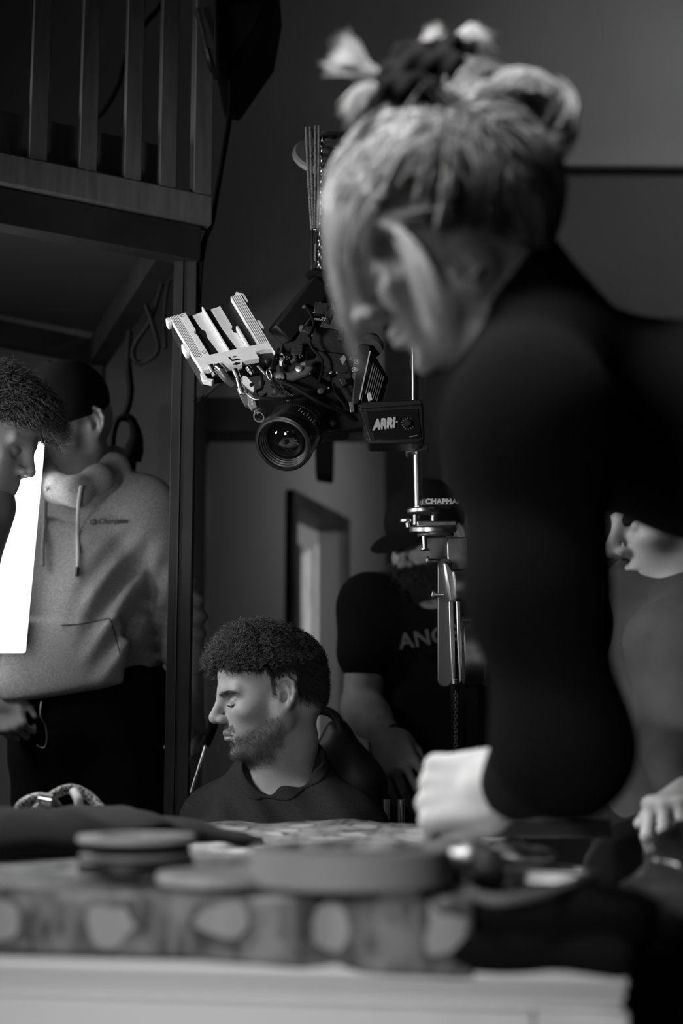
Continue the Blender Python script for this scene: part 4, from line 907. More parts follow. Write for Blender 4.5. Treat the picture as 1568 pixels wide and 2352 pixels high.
# connectors beneath the plate
for p, q, r in (((482, 838), (490, 855), .008), ((496, 840), (510, 852), .010), ((538, 848), (546, 866), .0075), ((568, 842), (575, 852), .006)):
    MB().rod(P(*p, 2.40), P(*q, 2.40), r*.8).rod(P(*q, 2.40), P(q[0]+5, q[1]+8, 2.40), r*.65).build('connector', M['chrome'], rig)
MB().tube([P(507, 852, 2.40), P(518, 868, 2.40), P(535, 884, 2.41)], lambda t: .0085-.003*t, 12).build('connector_boot', M['mid'], rig)
MB().rod(P(546, 868, 2.40), P(552, 890, 2.40), .005).rod(P(552, 890, 2.40), P(558, 906, 2.40), .0065).build('connector', M['chrome'], rig)
plq = [(557, 862), (566, 864), (584, 884), (583, 900), (578, 898), (556, 880)]
rbox('wedge_plate', plq, 2.40, .012, 'whitemetal', .001)
MB().lathe(P(577, 884, 2.399), (0, -1, 0), [(0, .0035), (.001, .0035)], 16).build('plate_hole', M['matte'], rig)
rbox('receiver_box', [(549, 906), (569, 902), (588, 938), (585, 936), (562, 930)], 2.41, .02, 'mid', .002)
rbox('receiver_box', [(567, 897), (580, 900), (590, 935), (578, 940), (570, 932)], 2.405, .02, 'grey', .001)
mk2 = MB()
for i in range(4): mk2.px([(574+i*1.0, 904+i*7), (578+i*1.0, 905+i*7), (579+i, 908+i*7), (575+i, 907+i*7)], 2.402, .002)
mk2.build('printed_marks', M['label'], rig)
rbox('bracket_arm', [(588, 906), (594, 908), (600, 945), (586, 958), (582, 940), (590, 930)], 2.42, .01, 'alu', .001)
MB().lathe(P(594, 958, 2.38), Bk, [(0, .010), (.004, .0115), (.012, .0115), (.012, .008), (0, .008)], 28, closed=True).build('iris_ring', M['alu'], rig)
# clip ring and small links
MB().tube([P(x, y, 2.40) for x, y in ((612, 853), (618, 850), (624, 862), (622, 872), (616, 868))], .0012, 6, 6, closed=True).build('clip_ring', M['alu'], rig)
MB().prism([P(588, 840, 2.41), P(594, 838, 2.41), P(613, 858, 2.41), P(610, 864, 2.41)], (0, .006, 0)).build('lever', M['alu'], rig, bev=.001)
# cables on the rig
for i, pts in enumerate(([(636, 872, 2.40), (680, 892, 2.38), (730, 922, 2.38), (780, 945, 2.40), (815, 965, 2.42)], [(583, 905, 2.40), (600, 914, 2.38), (650, 916, 2.38), (700, 906, 2.40)], [(600, 860, 2.42), (602, 890, 2.40), (588, 900, 2.39), (598, 915, 2.39), (612, 905, 2.4)], [(640, 800, 2.42), (625, 840, 2.41), (628, 880, 2.40), (648, 905, 2.40)], [(700, 700, 2.46), (720, 740, 2.44), (712, 790, 2.43), (740, 830, 2.43), (732, 880, 2.42)], [(765, 880, 2.42), (770, 905, 2.41), (790, 930, 2.41), (800, 955, 2.42)])):
    MB().tube([P(*p) for p in pts], .0026 if i else .0032, 8).build('rig_cable', M['cable'], rig)
MB().tube([P(560, 890, 2.40), P(567, 905, 2.39), P(585, 917, 2.39), P(606, 914, 2.39)], .0012, 6).build('fine_wire', M['alu'], rig)
# cluttered small fittings: clamps, knobs and plugs
r_ = random.Random(5)
for i in range(26):
    px, py = r_.uniform(600, 795), 0
    py = r_.uniform(700 if px > 690 else 800, 900); D = r_.uniform(2.405, 2.445); a = r_.uniform(0, 3.1)
    if i % 3 == 0:
        MB().rod(P(px, py, D), P(px+12*math.cos(a), py+12*math.sin(a), D+.01), r_.uniform(.003, .006), 14).build('knob', M['blackm' if i % 2 else 'mid'], rig)
    elif i % 3 == 1:
        w2, h2 = r_.uniform(.006, .014), r_.uniform(.004, .012)
        MB().box(P(px, py, D), (w2, .01, h2), Matrix.Rotation(a, 3, 'Y')).build('clamp', M['black'], rig, bev=.0015)
    else:
        MB().lathe(P(px, py, D), (r_.uniform(-.5, .5), -1, r_.uniform(-.5, .5)), [(0, .005), (.008, .005), (.009, .003)], 14).build('plug', M['mid' if i % 2 else 'black'], rig)
for px, py, l in ((717, 770, 5), (693, 750, 7), (735, 694, 4), (698, 704, 8), (760, 855, 7), (806, 822, 8), (712, 858, 4), (755, 890, 5), (720, 717, 3), (746, 735, 4), (774, 855, 6)):
    MB().prism([P(px-l*.3, py-l*.5, 2.40), P(px+l*.5, py-l*.4, 2.40), P(px+l*.3, py+l*.5, 2.40), P(px-l*.5, py+l*.4, 2.40)], (0, .004, 0)).build('metal_fitting', M['alu'], rig, bev=.0005)
lt = rbox('yellow_tag', [(780, 824), (790, 814), (795, 824), (787, 838)], 2.40, .002, 'labeld', .0003); lt.name = 'printed_tag'
for t_, p_, sz in (('FOCUS', (722, 735), .0045), ('TC-1', (738, 733), .004)):
    text('printed_label', t_, P(*p_, 2.40), (1, 0, -.05), (0, 0, 1), sz, M['label'], rig)
# vented side unit on the right
dv = [(815, 800), (823, 784), (851, 784), (893, 870), (876, 935), (850, 945), (808, 930), (812, 870)]
su = empty('x', (0, 0, 0)); bpy.data.objects.remove(su)
vu = MB().px([(818, 802), (826, 788), (850, 792), (852, 800), (826, 925), (806, 930)], 2.42, .05).build('vented_unit', M['black'], rig, bev=.003)
MB().prism([P(852, 800, 2.42), P(893, 868, 2.46), P(876, 928, 2.46), P(828, 925, 2.42)], (0, .05, 0)).build('vent_side', M['blackm'], vu, bev=.003)
MB().prism([P(848, 806, 2.417), P(851, 806, 2.417), P(827, 918, 2.417), P(824, 917, 2.417)], (0, .003, 0)).build('edge_strip', M['lightgrey'], vu)
sl = MB()
for i in range(7):
    for j in range(9):
        a = i/7; b = j/9; c0 = P(856, 835, 2.4185).lerp(P(884, 868, 2.452), a).lerp(P(838, 905, 2.4185).lerp(P(868, 922, 2.452), a), b)
        d = (P(838, 905, 2.42)-P(856, 835, 2.42)).normalized()*.0065
        sl.prism([c0, c0+Vector((.0016, 0, 0)), c0+Vector((.0016, 0, 0))+d, c0+d], (0, -.0012, 0))
sl.build('vent_slot', M['grey'], vu, kind='stuff')
MB().lathe(P(846, 800, 2.44), P(850, 780, 2.45)-P(846, 800, 2.44), [(0, .024), (.006, .026), (.010, .026), (.011, .021), (.017, .021), (.018, .018), (.022, .018)], 32).build('rotary_cap', M['mid'], vu)
for (c1_, c2_) in (((819, 830)), ((814, 849))):
    q = P(c1_, c2_, 2.417); MB().tube([q+Vector((.0045*math.cos(a), 0, .004*math.sin(a))) for a in np.linspace(0, 6.28, 9)[:-1]], .0006, 6, 4, closed=True).box(q, (.0018, .0005, .0018)).build('button', M['label'], vu)
rbox('small_lug', [(842, 905), (850, 900), (856, 918), (846, 922)], 2.40, .006, 'lightgrey', .001)
rbox('small_lug', [(800, 922), (812, 918), (815, 946), (802, 948)], 2.42, .02, 'alu', .002)
# controller box with the maker's lettering
cb_ = MB().px([(822, 934), (832, 928), (968, 920), (972, 927), (976, 1010), (960, 1018), (848, 1020), (838, 990)], 2.40, .07).build('control_box', M['black'], rig, bev=.004)
MB().px([(820, 932), (832, 923), (966, 917), (970, 924), (968, 930), (832, 938)], 2.395, .08).build('box_lid', M['black'], cb_, bev=.002)
MB().px([(842, 945), (960, 938), (968, 1006), (860, 1010), (848, 985)], 2.397, .004).build('front_panel', M['blackm'], cb_, bev=.001)
text('box_lettering', 'ARRI', P(857, 987, 2.393), P(903, 982, 2.393)-P(857, 987, 2.393), (.06, 0, 1), .0245, M['label'], cb_, shear=.28, bold=.0016, ext=.0012, wscale=.74, spacing=.96)
MB().lathe(P(911, 969, 2.394), (0, -1, 0), [(0, .0016), (.001, .0016)], 14).build('registered_mark', M['label'], cb_)
q = P(936, 973, 2.394); MB().lathe(q, (0, -1, 0), [(-.002, .0068), (.006, .0060), (.007, .0050)], 28).build('dial', M['black'], cb_)
tk = MB()
for i in range(11):
    a = math.radians(60+i*27); d = Vector((math.cos(a), 0, math.sin(a))); t = Vector((-d.z, 0, d.x))
    tk.prism([q+d*.0075+t*.0006, q+d*.0075-t*.0006, q+d*.0112-t*.0006, q+d*.0112+t*.0006], (0, .001, 0))
tk.build('dial_marks', M['labeld'], cb_)
MB().rod(P(940, 1003, 2.394), P(958, 1000, 2.394), .0012).build('slot_mark', M['labeld'], cb_)
MB().beam(P(700, 985, 2.44), P(835, 968, 2.44), .03, .03).build('support_bar', M['blackm'], rig, bev=.003)
MB().lathe(P(763, 972, 2.422), (0, -1, 0), [(0, .0065), (.006, .0065), (.007, .004)], 20).build('bolt', M['mid'], rig)
MB().rod(P(770, 935, 2.44), P(828, 945, 2.44), .009).build('rod', M['blackm'], rig)
# rope sling
tp = P(722, 292, 2.55)
for i, (a, b) in enumerate((((703, 292), (716, 528)), ((712, 292), (719, 528)), ((724, 290), (722, 528)), ((732, 290), (729, 540)))):
    o = MB().tube([P(*a, 2.52), P((a[0]+b[0])/2+(-1, 0, 1, 1)[i], 410, 2.515), P(*b, 2.51)], .0028, 8).build('bungee_rope', M['rope'])
    tag(o, ('outer left', 'inner left', 'inner right', 'outer right')[i]+' strand of bungee rope holding the camera', 'rope', 'bungee ropes above the camera')
kc = empty('carabiner', P(720, 575, 2.5), 'long steel carabiner between the ropes and the camera handle', 'carabiner')
MB().tube([P(x, y, 2.5) for x, y in ((718, 532), (722, 527), (727, 533), (726, 575), (724, 615), (720, 624), (716, 616), (716, 575))], .0026, 8, 6, closed=True).build('hook_frame', M['chrome'], kc)
MB().rod(P(726, 560, 2.5), P(725, 600, 2.5), .0036).build('gate', M['alu'], kc)
ch_ = empty('hook_chain', P(738, 480, 2.56), 'thin steel chain hanging beside the bungee ropes', 'chain')
for i in range(26):
    c = P(740-.3*i, 318+12*i, 2.56); 
    v = [(.004*math.cos(a), 0, .0066*math.sin(a)) if i % 2 else (0, .004*math.cos(a), .0066*math.sin(a)) for a in np.linspace(0, 6.28, 9)[:-1]]
    MB().tube([c+Vector(k) for k in v], .0014, 6, 3, closed=True).build('chain_link', M['alu'], ch_)
MB().tube([P(x, y, 2.5) for x, y in ((705, 640), (722, 628), (742, 632), (750, 648))], .009, 10).build('shackle_strap', M['matte'], rig)
# ------------------------------------------------------------------ camera crane
cr = empty('camera_crane', (P(955, 1500, 2.72).x, 2.72, 0), 'metal camera crane column with round plates and pulley housing behind the leaning woman', 'crane')
DC = 2.62
MB().rod(P(952, 300, DC), P(955, 925, DC), .0085).build('upper_column', M['chrome'], cr)
dp = P(742, 352, 2.66)
MB().lathe(dp+Vector((0, -.0, .0)), Vector((-.15, .80, -.58)), [(0, .03), (0, .055), (.004, .060), (.012, .060), (.016, .056), (.016, .03)], 56, closed=True).build('pulley_disc', M['dalu'], cr)
MB().lathe(dp, Vector((-.15, .80, -.58)), [(-.004, .012), (-.004, .022), (.02, .022), (.02, .012)], 32, closed=True).build('pulley_hub', M['mid'], cr)
MB().beam(P(722, 318, 2.62), P(960, 322, 2.64), .03, .02).build('top_arm', M['mid'], cr, bev=.002)
MB().rod(P(712, 302, 2.52), P(740, 330, 2.64), .006).build('rope_pin', M['blackm'], cr)
MB().px([(933, 1020), (988, 1017), (985, 1032), (935, 1040)], DC-.02, .05).build('clamp_plate', M['alu'], cr, bev=.003)
MB().rod(P(958, 1030, DC), P(961, 1172, DC), .0085).build('middle_column', M['chrome'], cr)
MB().px([(970, 1145), (1040, 1143), (1040, 1160), (968, 1160)], DC-.02, .06).build('name_plate', M['mid'], cr, bev=.002)
text('plate_lettering', 'CHAPMAN', P(977, 1157, DC-.0215), (1, 0, 0), (0, 0, 1), .0135, M['label'], cr, bold=.0005, spacing=1.1)
def disc(name, px, py, r, h, m='alu', D=DC, dx=(0, -.06, 1), sub=None):
    c = P(px, py, D); MB().lathe(c, dx, [(-h/2, r-.002), (-h/2+.002, r), (h/2-.002, r), (h/2, r-.002)], 48).build(name, M[m], cr)
disc('round_plate', 972, 1174, .030, .010); disc('round_plate', 933, 1196, .012, .008); disc('round_plate', 962, 1168, .010, .012, 'chrome')
MB().rod(P(955, 1182, DC-.01), P(955, 1207, DC-.01), .0062).build('spacer_post', M['chrome'], cr)
MB().rod(P(996, 1182, DC), P(996, 1205, DC), .006).build('spacer_post', M['chrome'], cr)
MB().rod(P(936, 1200, DC), P(938, 1212, DC), .005).build('spacer_post', M['alu'], cr)
MB().px([(958, 1196), (1048, 1196), (1048, 1208), (958, 1209)], DC-.02, .07).build('bearing_block', M['alu'], cr, bev=.002)
disc('bearing_plate', 994, 1216, .044, .011, dx=(0, -.14, 1))
disc('bearing_plate', 1000, 1228, .034, .008, 'mid')
MB().rod(P(974, 1231, DC-.02), P(976, 1262, DC-.02), .0048).rod(P(976, 1260, DC-.02), P(976, 1264, DC-.02), .0085).build('thumb_screw', M['chrome'], cr)
MB().beam(P(1050, 1235, 2.66), P(1052, 1310, 2.66), .01, .04).build('bracket_plate', M['alu'], cr, bev=.002)
for p0, p1 in (((980, 1287), (1016, 1288)), ((992, 1366), (1030, 1367))):
    MB().rod(P(*p0, 2.60), P(*p1, 2.62), .0035).rod(P(*p0, 2.60), P(p0[0]+5, p0[1], 2.60), .0075).build('side_pin', M['alu'], cr)
def arcplate(name, cx, w, y0, y1, D, m):
    pts = []; r = w/2
    for i in range(13): a = math.pi*i/12; pts.append((cx+r*math.cos(a), y0+r-r*math.sin(a)*1.0))
    for i in range(13): a = math.pi+math.pi*i/12; pts.append((cx+r*math.cos(a), y1-r-r*math.sin(a)*1.0))
    MB().px(pts, D, .008).build(name, M[m], cr, bev=.002)
arcplate('side_plate', 1022, 34, 1282, 1578, 2.61, 'mid')
hp2 = [(1016, 1290), (1030, 1288), (1044, 1310), (1050, 1345), (1050, 1385), (1030, 1385), (1022, 1330)]
MB().px(hp2, 2.595, .05).build('head_casting', M['alu'], cr, bev=.006)
for xa, xb in ((1030, 1042), (1047, 1058)):
    MB().px([(xa, 1380), (xb, 1380), (xb+2, 1480), (xb+4, 1560), (xa+8, 1572), (xa+3, 1480)], 2.59, .012).build('cheek_bar', M['alu'], cr, bev=.002)
MB().rod(P(1043, 1560, 2.58), P(1043, 1572, 2.58), .005).build('end_nut', M['chrome'], cr)
MB().lathe(P(1044, 1345, 2.60), P(1100, 1342, 2.60)-P(1044, 1345, 2.60), [(0, .026), (.03, .026), (.032, .022), (.045, .022)], 40).build('upper_hub', M['alu'], cr)
MB().lathe(P(1060, 1495, 2.64), (1, 0, .02), [(0, .058), (.002, .062), (.036, .062), (.038, .066), (.043, .066), (.044, .058)], 56).build('drum', M['alu'], cr)
MB().rod(P(1058, 1424, 2.6), P(1098, 1424, 2.6), .003).build('tie_rod', M['alu'], cr)
MB().px([(1040, 1560), (1100, 1560), (1102, 1900), (1044, 1900)], 2.68, .06).build('lower_column', M['matte'], cr, bev=.003)
bx = P(1070, 1900, 2.7)
MB().beam((bx.x, 2.72, .12), (bx.x, 2.72, bx.z+.05), .06, .06, up=(0, 1, 0)).build('base_column', M['matte'], cr)
MB().box((bx.x, 2.72, .06), (.16, .15, .03)).build('base_plate', M['matte'], cr, bev=.01)
for sx in (-1, 1):
    for sy in (-1, 1): MB().lathe((bx.x+sx*.13, 2.72+sy*.12, .04), (1, 0, 0), [(-.015, .04), (.015, .04)], 24).build('wheel', M['black'], cr)
for i in range(16):
    c = P(1046, 1590+i*8, 2.62); v = [(.003*math.cos(a), 0, .0045*math.sin(a)) if i % 2 else (0, .003*math.cos(a), .0045*math.sin(a)) for a in np.linspace(0, 6.28, 7)[:-1]]
    MB().tube([c+Vector(k) for k in v], .0009, 5, 3, closed=True).build('bead_chain_link', M['mid'], cr)
# ------------------------------------------------------------------ office chair, stand tip, tool
oc = empty('office_chair', (P(800, 1800, 2.95).x-.08, 3.03, 0), 'black office chair with a curved arm behind the seated man', 'chair')
S = Sdf(); S.cap(P(745, 1740, 2.93), P(775, 1690, 2.93), .035, .02, k=.03); S.cap(P(775, 1680, 2.93), P(845, 1800, 2.93), .022, .03, k=.03); S.cap(P(845, 1800, 2.93), P(860, 1880, 2.93), .03, .03, k=.03); S.ell(P(785, 1830, 2.95), (.085, .045, .11), k=.03)
sdf_obj(S, 'backrest', M['chairp'], oc, .005, 2)
MB().tube([P(x, y, 2.88) for x, y in ((712, 1642), (732, 1632), (756, 1636), (774, 1652), (784, 1680))], .0095, 12).build('armrest', M['chairp'], oc)
MB().tube([P(x, y, 2.9) for x, y in ((712, 1640), (708, 1668), (712, 1705))], .004, 8).build('arm_support', M['chrome'], oc)
cz = P(800, 1800, 2.95).x-.08
MB().box((cz, 3.02, .50), (.22, .20, .035)).build('seat', M['chairp'], oc, bev=.02)
MB().rod((cz, 3.02, .08), (cz, 3.02, .47), .025).build('gas_column', M['chrome'], oc)
MB().beam((cz, 3.15, .5), (cz+.02, 3.0, .85), .05, .012, up=(1, 0, 0)).build('back_bar', M['blackm'], oc)
for i in range(5):
    a = i*1.2566; e = Vector((cz+.28*math.cos(a), 3.02+.28*math.sin(a), .07)); MB().beam((cz, 3.02, .1), e, .04, .025).build('base_arm', M['blackm'], oc, bev=.004)
    MB().lathe(e+Vector((0, 0, -.045)), (math.sin(a), -math.cos(a), 0), [(-.018, .024), (.018, .024)], 18).build('caster', M['black'], oc)
ls = empty('light_stand', (P(905, 1860, 2.75).x, 2.78, 0), 'light stand with two steel tubes rising just above the far edge of the counter', 'stand')
for px, w_ in ((887, .0065), (921, .0075)):
    a = P(px, 1836, 2.78); MB().rod((a.x, a.y, .03), a, w_).build('tube', M['chrome'], ls)
a = P(904, 1838, 2.78); MB().box((a.x, a.y, a.z-.12), (.025, .01, .012)).build('cross_bar', M['black'], ls); MB().box((a.x, a.y, .02), (.1, .1, .012)).build('foot_plate', M['black'], ls, bev=.004)
sc_ = empty('screwdriver', P(455, 1750, 2.9), 'long thin screwdriver pointing down beside the seated man, held by the hoodie man', 'tool')
MB().tube([P(492, 1655, 2.93), P(485, 1680, 2.92), P(473, 1712, 2.91)], lambda t: .011-.003*t, 12).build('grip', M['matte'], sc_)
MB().rod(P(473, 1712, 2.91), P(437, 1826, 2.87), .0032).build('blade', M['chrome'], sc_)
# ------------------------------------------------------------------ white drawer unit
TZ = CAMZ-.128                                            # top of the cloth
yaw = math.radians(-9.0); fx = Vector((math.cos(yaw), math.sin(yaw), 0)); fy = Vector((-fx.y, fx.x, 0))
O = P(1443, 2313, 1.20); O = Vector((O.x, O.y, 0))        # front right corner on the floor
def C3(a, b, z): v = O-fx*a+fy*b; return Vector((v.x, v.y, z))        # a: to the left, b: to the back
def cbx(mb, a0, a1, b0, b1, z0, z1): return mb.prism([C3(a0, b0, z0), C3(a1, b0, z0), C3(a1, b1, z0), C3(a0, b1, z0)], (0, 0, z1-z0))
zg = P(1443, 2313, 1.20).z; ztop = TZ-.058
cabn = empty('drawer_cabinet', C3(.6, .5, 0), 'white drawer cabinet with dark gaps under the patterned cloth', 'cabinet')
W_ = 1.25; Dp = .96
cbx(MB(), 0.004, W_, .022, Dp, 0, ztop-.012).build('carcass', M['white'], cabn, bev=.002)
cbx(MB(), 0, W_, 0, Dp, ztop-.014, ztop).build('top_panel', M['white'], cabn, bev=.002)
cbx(MB(), .002, W_, .0, .021, zg+.0045, ztop-.016).build('drawer', M['white'], cabn, bev=.002)
cbx(MB(), .0, .075, .0, .021, zg-.2, zg-.0045).build('drawer', M['white'], cabn, bev=.002)
cbx(MB(), .077, W_, .0, .021, zg-.2, zg-.0055).build('drawer', M['white'], cabn, bev=.002)
cbx(MB(), .002, W_, .0, .021, .08, zg-.206).build('drawer', M['white'], cabn, bev=.002)
# ------------------------------------------------------------------ patterned padded cloth over the top
mcl = bpy.data.materials.new('printed_cloth'); mcl.use_nodes = True; nt = mcl.node_tree; b = nt.nodes['Principled BSDF']; b.inputs['Roughness'].default_value = .42
tc = nt.nodes.new('ShaderNodeTexCoord')
def nd(t, **k):
    n = nt.nodes.new(t)
    for a, v in k.items(): setattr(n, a, v)
    return n
lk = nt.links.new
sep = nd('ShaderNodeSeparateXYZ'); lk(tc.outputs['UV'], sep.inputs[0])
def mth(op, a, b_=None):
    n = nd('ShaderNodeMath', operation=op)
    for i, v in enumerate((a, b_)):
        if v is None: continue
        if isinstance(v, (int, float)): n.inputs[i].default_value = v
        else: lk(v, n.inputs[i])
    return n.outputs[0]
u = sep.outputs[0]; v = sep.outputs[1]                     # metres along the counter / over the surface
cell = .097
uu = mth('SUBTRACT', mth('FRACT', mth('DIVIDE', u, cell)), .5); vv = mth('SUBTRACT', mth('FRACT', mth('ADD', mth('DIVIDE', v, .10), .19)), .5)
nz0 = nd('ShaderNodeTexNoise'); nz0.inputs['Scale'].default_value = 24; lk(tc.outputs['UV'], nz0.inputs['Vector'])
r2 = mth('ADD', mth('SQRT', mth('ADD', mth('MULTIPLY', uu, uu), mth('MULTIPLY', vv, vv))), mth('MULTIPLY', mth('SUBTRACT', nz0.outputs['Fac'], .5), .55))
fl = mth('LESS_THAN', r2, .19); rim = mth('MULTIPLY', mth('GREATER_THAN', r2, .19), mth('LESS_THAN', r2, .27))
uf = mth('ABSOLUTE', mth('SINE', mth('MULTIPLY', u, 210.0))); leaf = mth('MULTIPLY', mth('GREATER_THAN', uf, .72), mth('GREATER_THAN', mth('ABSOLUTE', uu), .24))
nz = nd('ShaderNodeTexNoise'); nz.inputs['Scale'].default_value = 28; nz.inputs['Detail'].default_value = 3; lk(tc.outputs['UV'], nz.inputs['Vector'])
base = nd('ShaderNodeMapRange'); base.inputs[1].default_value = .42; base.inputs[2].default_value = .6; base.inputs[3].default_value = .07; base.inputs[4].default_value = .27; lk(nz.outputs['Fac'], base.inputs[0])
g = mth('MULTIPLY', mth('MAXIMUM', mth('MAXIMUM', mth('MULTIPLY', fl, .36), mth('MULTIPLY', leaf, .18)), base.outputs[0]), mth('SUBTRACT', 1.0, mth('MULTIPLY', rim, .45)))
cc_ = nd('ShaderNodeCombineColor')
for i in range(3): lk(g, cc_.inputs[i])
lk(cc_.outputs[0], b.inputs['Base Color'])
na, nbk = 150, 120
drop = .062; a0, a1 = .125, W_; back = Dp
verts = []; uvs = []
def prof(s):                                              # s: distance measured from the hem up and over to the back
    if s < drop: return -.004, ztop+.004+s*.93
    return s-drop-.004, ztop+.004+drop*.93
Ltot = drop+back
for j in range(nbk+1):
    s = Ltot*(j/nbk)**1.25
    for i in range(na+1):
        a = a0+(a1-a0)*i/na; bq, z = prof(s)
        if s >= drop:
            k = min(1, (s-drop)/.03)
            z += -.004*(1-k)+k*(.0022*math.sin(a*31+bq*9)+.003*math.sin(a*11-bq*17+1)+.0012*math.sin(a*70+bq*60))
            z += .012*math.exp(-((bq-.55)/.2)**2)*math.sin(a*6+1)*.3
        else:
            bq -= .003*math.sin(a*45)+.002*math.sin(a*90+2); z -= .012*(1-s/drop)*(math.sin(a*9+.5)*.5+.3)*1.0
        verts.append(C3(a, bq, z)); uvs.append((a, s))
nf = len(verts)
verts2 = verts+[q-Vector((0, 0, .003)) + fy*.004 for q in verts]
fs = []
for j in range(nbk):
    for i in range(na):
        q = j*(na+1)+i; fs.append((q, q+1, q+na+2, q+na+1)); fs.append((q+nf, q+na+1+nf, q+na+2+nf, q+1+nf))
for j in range(nbk): q = j*(na+1); fs.append((q, q+na+1, q+na+1+nf, q+nf)); q += na; fs.append((q+na+1, q, q+nf, q+na+1+nf))
for i in range(na): fs.append((i+1, i, i+nf, i+1+nf)); q = nbk*(na+1)+i; fs.append((q, q+1, q+1+nf, q+nf))
cl_ = link_mesh('tablecloth', verts2, fs, mcl)
uvl = cl_.data.uv_layers.new(name='UVMap'); uv2 = uvs+uvs
uvl.data.foreach_set('uv', np.array([uv2[l.vertex_index] for l in cl_.data.loops], dtype=np.float32).ravel())
tag(cl_, 'padded flower patterned cloth spread over the white drawer cabinet', 'tablecloth')
# filler pad below the cloth so it rests on something
pad = cbx(MB(), a0+.01, W_-.002, .004, Dp-.012, ztop+.0005, ztop+drop*.93-.004).build('foam_pad', M['matte'], None, bev=.006)
tag(pad, 'dark foam pad between the cabinet top and the patterned cloth', 'pad')
# ------------------------------------------------------------------ things lying on the cloth
zc = ztop+.004+drop*.93+.003
def on(px, py, z=None):                                   # point on the cloth plane met by an image position
    z = zc if z is None else z
    v_ = (1176-py)/FPX; u_ = (px-784)/FPX; c, s = math.cos(PITCH), math.sin(PITCH); d = Vector((u_, c-v_*s, v_*c+s))
    return Vector((0, 0, CAMZ))+d*((z-CAMZ)/d.z)
# dark jacket heap on the left
S = Sdf()
for px, py, D, r, h in ((-60, 1930, 1.75, .16, .028), (90, 1915, 1.8, .13, .022), (230, 1905, 1.95, .08, .034), (40, 1900, 2.0, .12, .016), (320, 1925, 1.85, .08, .016), (130, 1950, 1.62, .10, .02), (-20, 1960, 1.6, .12, .028)):
    p = P(px, py, D); S.ell((p.x, p.y, zc), (r, r*.8, h), k=.05)
p0 = P(330, 1890, 1.95); p1 = P(600, 1950, 1.75)
S.cap((p0.x, p0.y, zc+.008), (p1.x, p1.y, zc+.001), .016, .006, k=.02)
S.box(C3(.7, .5, zc-.056), (1, 1, .05), .001, k=.003, op='-')
S.disp = lambda p: .006*wob(p, 81, 24)+.003*wob(p, 82, 60)
o, _, _ = sdf_obj(S, 'jacket', M['carbon'], None, .005, 2); tag(o, 'dark crumpled jacket lying on the left of the patterned cloth', 'jacket')
def rollthing(px, py, r, h, hole, m, name, label, cat, group=None, z=None, tilt=(0, 0, 1)):
    c = on(px, py); c.z = zc+.0005 if z is None else z
    b_ = .0015
    o = MB().lathe(c, tilt, [(0, hole), (0, r-b_), (b_, r), (h-b_, r), (h, r-b_), (h, hole)], 64, closed=True).build(name, M[m]); return tag(o, label, cat, group)
# two discs stacked
c = on(312, 2003); zz = zc+.001
for i, (m, r, h, lb_) in enumerate((('black', .054, .011, 'dark tape roll, lowest of the stack on the left of the cloth'), ('grey', .052, .006, 'grey tape roll in the middle of the left stack'), ('matte', .050, .008, 'black tape roll just below the pale one in the left stack'), ('lightgrey', .055, .006, 'pale tape roll on top of the left stack'))):
    rollthing(312, 2003, r, h, .035, m, 'tape_roll', lb_, 'tape roll', 'tape rolls', zz); zz += h+.0006
t = rollthing(490, 2030, .048, .010, .0005, 'lightgrey', 'round_lid', 'white round lid lying in front of the large grey roll', 'lid')
big = empty('wide_tape_roll', on(800, 2040), 'large wide grey roll lying flat in the middle of the cloth front', 'tape roll')
c = on(805, 2030); c.z = zc+.001
MB().lathe(c, (0, 0, 1), [(0, .062), (0, .084), (.002, .086), (.028, .086), (.030, .084), (.030, .062)], 72, closed=True).build('tape', M['tapeg'], big)
MB().lathe(c+Vector((0, 0, -.0002)), (0, 0, 1), [(0, .058), (0, .062), (.032, .062), (.032, .058)], 72, closed=True).build('core', M['ply'], big)
for i, (dx, dy, hh) in enumerate(((-.03, .01, .036), (.0, -.02, .034), (.028, .012, .038), (.01, .03, .033), (-.01, -.035, .036))):
    S = Sdf(); S.ell((c.x+dx, c.y+dy, zc+hh/2), (.017, .014, hh/2-.001)); S.disp = lambda p: .002*wob(p, 90+i, 150)
    o, _, _ = sdf_obj(S, 'crumpled_tissue', M['tissue'], None, .0025, 1)
    tag(o, ('left', 'front centre', 'right', 'back', 'nearest')[i]+' crumpled white tissue inside the large grey roll', 'tissue', 'crumpled tissues')
mk3 = empty('pen', on(292, 2010), 'shiny silver pen leaning on the left tape stack', 'pen')
a = P(275, 1958, 1.42); e = P(308, 2008, 1.36)
MB().rod(a, e, .0055).build('barrel', M['silver'], mk3); MB().rod(e, P(318, 2026, 1.345), .0045, r2=.0015).build('tip', M['matte'], mk3)
# braided cable coil with a metal clasp at the far left
mb_ = bpy.data.materials.new('braided_sleeve'); mb_.use_nodes = True; nt = mb_.node_tree; b = nt.nodes['Principled BSDF']; b.inputs['Roughness'].default_value = .5
t1 = nt.nodes.new('ShaderNodeTexCoord'); ck = nt.nodes.new('ShaderNodeTexChecker'); ck.inputs['Scale'].default_value = 230; ck.inputs[1].default_value = (.012, .012, .012, 1); ck.inputs[2].default_value = (.28, .28, .28, 1)
nt.links.new(t1.outputs['Object'], ck.inputs['Vector']); nt.links.new(ck.outputs['Color'], b.inputs['Base Color'])
zb_ = P(150, 1880, 2.12)
bc_ = empty('braided_cable', zb_, 'coiled black braided cable with a bright band behind the jacket', 'cable')
MB().tube([P(x, y, d) for x, y, d in ((60, 1885, 2.1), (110, 1835, 2.12), (160, 1812, 2.14), (205, 1830, 2.14), (238, 1870, 2.12), (235, 1900, 2.08))], .0075, 12).build('cable_loop', mb_, bc_)
